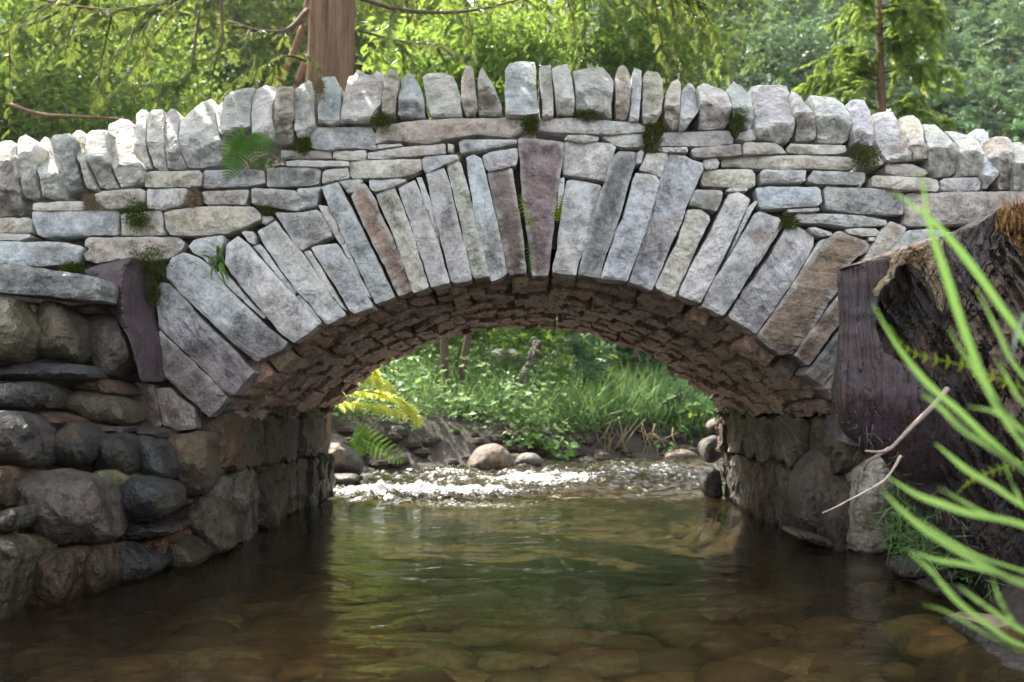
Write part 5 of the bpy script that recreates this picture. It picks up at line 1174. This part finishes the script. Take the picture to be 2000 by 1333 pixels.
# leafy trees and shrubs that close the view above the bridge: each one a trunk and a crown
def leafy(label, x, y, D, rx, rz, n, size, mat, lo=0.0, group=None, name="leafy_tree", elong=.55, clumps=60, cat="tree", trunk=.09, dark=0):
    c = np.array(px(x, y, D)); b0 = np.array([c[0], c[1] + .2, H(c[0], c[1] + .2) - .1])
    t = thing(name, label, cat, b0, group)
    C = curve([b0, (b0 + c) / 2 + np.array([random.gauss(0, .15), 0, 0]), c + np.array([0, 0, rz * .6])], 16); g = tube(C, np.linspace(trunk, trunk * .3, 16), 7, .2); link_mesh("trunk", g[0], g[1], M_BARKD, t)
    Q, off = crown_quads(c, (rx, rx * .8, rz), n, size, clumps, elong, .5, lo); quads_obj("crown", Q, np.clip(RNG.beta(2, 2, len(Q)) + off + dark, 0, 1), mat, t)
GRP = "trees closing the view behind the bridge"
for lb, x, y, D, rx, rz, n, sz, mat, dk in (
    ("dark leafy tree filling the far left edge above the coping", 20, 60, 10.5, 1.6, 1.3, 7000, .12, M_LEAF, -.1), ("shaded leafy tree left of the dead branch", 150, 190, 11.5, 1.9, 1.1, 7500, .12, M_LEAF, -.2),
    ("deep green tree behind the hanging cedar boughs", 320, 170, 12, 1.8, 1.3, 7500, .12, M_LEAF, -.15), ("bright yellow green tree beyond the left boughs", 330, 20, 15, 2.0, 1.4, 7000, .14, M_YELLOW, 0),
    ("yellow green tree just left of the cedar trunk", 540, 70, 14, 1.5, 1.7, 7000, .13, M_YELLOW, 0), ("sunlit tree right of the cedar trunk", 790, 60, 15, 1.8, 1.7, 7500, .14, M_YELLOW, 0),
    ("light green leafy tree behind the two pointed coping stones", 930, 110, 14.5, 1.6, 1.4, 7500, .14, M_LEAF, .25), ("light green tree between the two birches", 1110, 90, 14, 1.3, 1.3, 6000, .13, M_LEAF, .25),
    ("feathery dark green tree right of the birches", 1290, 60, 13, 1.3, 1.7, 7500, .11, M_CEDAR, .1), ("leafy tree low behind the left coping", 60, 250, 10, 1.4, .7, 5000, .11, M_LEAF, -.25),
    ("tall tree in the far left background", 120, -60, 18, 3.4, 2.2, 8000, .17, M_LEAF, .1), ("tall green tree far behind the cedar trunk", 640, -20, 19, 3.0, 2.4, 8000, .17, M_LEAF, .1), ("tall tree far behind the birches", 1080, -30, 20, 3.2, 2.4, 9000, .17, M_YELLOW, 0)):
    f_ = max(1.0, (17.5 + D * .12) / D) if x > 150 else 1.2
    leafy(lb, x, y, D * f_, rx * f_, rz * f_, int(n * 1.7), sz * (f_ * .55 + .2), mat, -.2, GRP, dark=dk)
# evergreen ground cover that clothes the whole hillside
def hillside(n, x0, x1, name, mat, size):
    y = 11.5 + 30 * RNG.random(n) ** 1.35; x = (x0 + (x1 - x0) * RNG.random(n)) / FPX * y
    z = height(x, y); h = (.9 + .03 * y) * np.clip(nz2(x, y, .55, 60.) * .9 + .7, .08, 1.7)
    P = np.stack([x, y, z + h * RNG.random(n) ** .5], 1); D = unit(RNG.normal(size=(n, 3)) * np.array([1, .8, .5]) + np.array([.1, -.75, -.15])); N = np.array([[0, -.55, .8]]) + RNG.normal(size=P.shape) * .35
    Q, k = sprays(P, D, N, RNG.uniform(.55, 1.2, n) * size * (.55 + y / 24), 3, .5)
    tn = np.clip(nz2(x, y, 1.3, 80.) * .45 + .45 + RNG.normal(size=n) * .18, 0, 1)
    kind(quads_obj(name, Q, np.tile(tn, k), mat), "stuff")
hillside(34000, 100, 1120, "hillside_evergreens", M_HEDGE, .26)
hillside(16000, -1200, 260, "hillside_shrubs", M_LEAF, .26)

# added unseen tree on the left bank, shaped to shade pool and field-stone wall
sh = thing("leafy_tree", "added out-of-view tree on the left bank that shades the near pool", "tree", (-4.4, 2.9, 1.2))
g = tube(curve([(-4.4, 2.9, 1.0), (-4.3, 3.0, 2.4), (-4.2, 3.1, 4.4)], 14), np.linspace(.16, .09, 14), 10, .15); link_mesh("trunk", g[0], g[1], M_BARKD, sh)
g = tube(curve([(-4.3, 3.0, 2.5), (-3.0, 3.7, 2.95), (-1.6, 4.0, 3.05), (.6, 4.0, 3.0)], 20), np.linspace(.06, .012, 20), 7, .15); link_mesh("bough", g[0], g[1], M_BARKD, sh)  # bough of the added shade tree
n = 7000; P = np.stack([RNG.uniform(-4.2, .75, n), RNG.uniform(3.0, 4.62, n), RNG.uniform(2.76, 3.3, n)], 1)
D = rand_dirs(n, -.2, .5); N = np.array([[0, 0, 1.]]) + RNG.normal(size=P.shape) * .5; L = RNG.uniform(.09, .17, n); P[:, 1] += (P[:, 2] - 2.85) * .6 * (P[:, 1] > 4.0)  # leaf slab follows the sun's slant so the coping stays lit
quads_obj("foliage", leaf_quads(P, D, N, L, L * .6), RNG.beta(2, 2, n), M_LEAF, sh)
Q, off = crown_quads((-4.2, 2.8, 4.6), (1.5, 1.3, 1.0), 4000, .14, 50); quads_obj("crown", Q, np.clip(RNG.beta(2, 2, len(Q)) + off, 0, 1), M_LEAF, sh)
# ------------------------------------------------------------------ soft sunlit air among the trees
def haze():
    x0, x1, y0, y1, z0, z1 = -42, 42, -13, 46, -2.0, 34.0
    V = [(x, y, z) for z in (z0, z1) for y in (y0, y1) for x in (x0, x1)]
    F = [(0, 2, 3, 1), (4, 5, 7, 6), (0, 1, 5, 4), (2, 6, 7, 3), (0, 4, 6, 2), (1, 3, 7, 5)]
    m, nt, out = new_mat("forest haze"); v = nt.nodes.new("ShaderNodeVolumePrincipled")
    v.inputs["Density"].default_value = .0005; v.inputs["Color"].default_value = (.92, .95, .90, 1); v.inputs["Anisotropy"].default_value = .45
    nt.links.new(v.outputs[0], out.inputs["Volume"])
    kind(link_mesh("haze", V, F, m, smooth=False), "stuff")
haze()

# ------------------------------------------------------------------ what lies just outside the picture on both sides
topx = [-543, -222, -60, 2060, 2250, 2573]; topy = [640, 545, 455, 400, 452, 575]      # foot of the coping, photo pixels
G = []
for x0, x1 in ((-540, -118), (2216, 2560)):
    x = x0
    while x < x1:
        w = random.uniform(36, 62); yb = np.interp(x, topx, topy) - 14
        G.append(slab_geo(np.array([(x, yb - random.uniform(105, 140)), (x + w, yb - random.uniform(105, 140)), (x + w + 4, yb), (x + 3, yb)]), FACE, .42, None, step=12, facet=.2, rough=.008, corner=.1)); x += w
v, f = join_geo(G); kind(link_mesh("coping_stones_beyond", v, f, M_STONE, bridge, TONE['w'], smooth=False), "stuff")
G = []
for x0, x1 in ((-540, -62), (2085, 2560)):
    for y in range(395, 840, 46):
        x = x0 + random.uniform(0, 40)
        while x < x1:
            w = min(random.uniform(70, 170), x1 - x + 20)
            if y > np.interp(x + w / 2, topx, topy) - 8 and not (x + w > -135 and x < 0 and y < 560): G.append(slab_geo(np.array([(x, y), (x + w - 4, y + random.uniform(-2, 2)), (x + w - 4, y + 43), (x, y + 43)]), FACE, .3, None, step=14, facet=.2, rough=.008, corner=.1))
            x += w
v, f = join_geo(G); kind(link_mesh("course_stones_beyond", v, f, M_STONE, bridge, TONE['p'], smooth=False), "stuff")
G = []
for z in (.0, .22, .44, .66, .88):
    y = 1.3
    while y < 2.75 - .05 * z:
        r = random.uniform(.12, .19); G.append(pebble(np.array([-1.66 - .10 * z - .03 * (y < 2.2), y, z + .03]), r * .9, r * 1.05, r * .85, y * 7 + z, 16)); y += r * 1.6
v, f = join_geo(G); kind(link_mesh("boulders_beyond", v, f, M_WALL, wall, TONE['o'], smooth=True), "stuff")
n = 16000; x = np.where(RNG.random(n) < .5, RNG.uniform(-6, -1.9, n), RNG.uniform(1.7, 6, n)); y = RNG.uniform(.5, 8.8, n)
k = (shore(x, y) < -.45) & ~((y > FACE - .1) & (y < BACK + .2) & (np.abs(x) < 3.5)) & ~((x > 0) & (x / y < .60)) & ~((x < 0) & (x / y > -.62)); x, y = x[k], y[k]
P = np.stack([x, y, height(x, y)], 1); D = unit(RNG.normal(size=P.shape) * .4 + np.array([0, 0, 1.]))
Q = leaf_quads(P, D, RNG.normal(size=P.shape), RNG.uniform(.12, .4, len(P)), RNG.uniform(.006, .014, len(P)), .5); kind(quads_obj("near_bank_grass", Q, RNG.random(len(Q)), M_GRASS), "stuff")
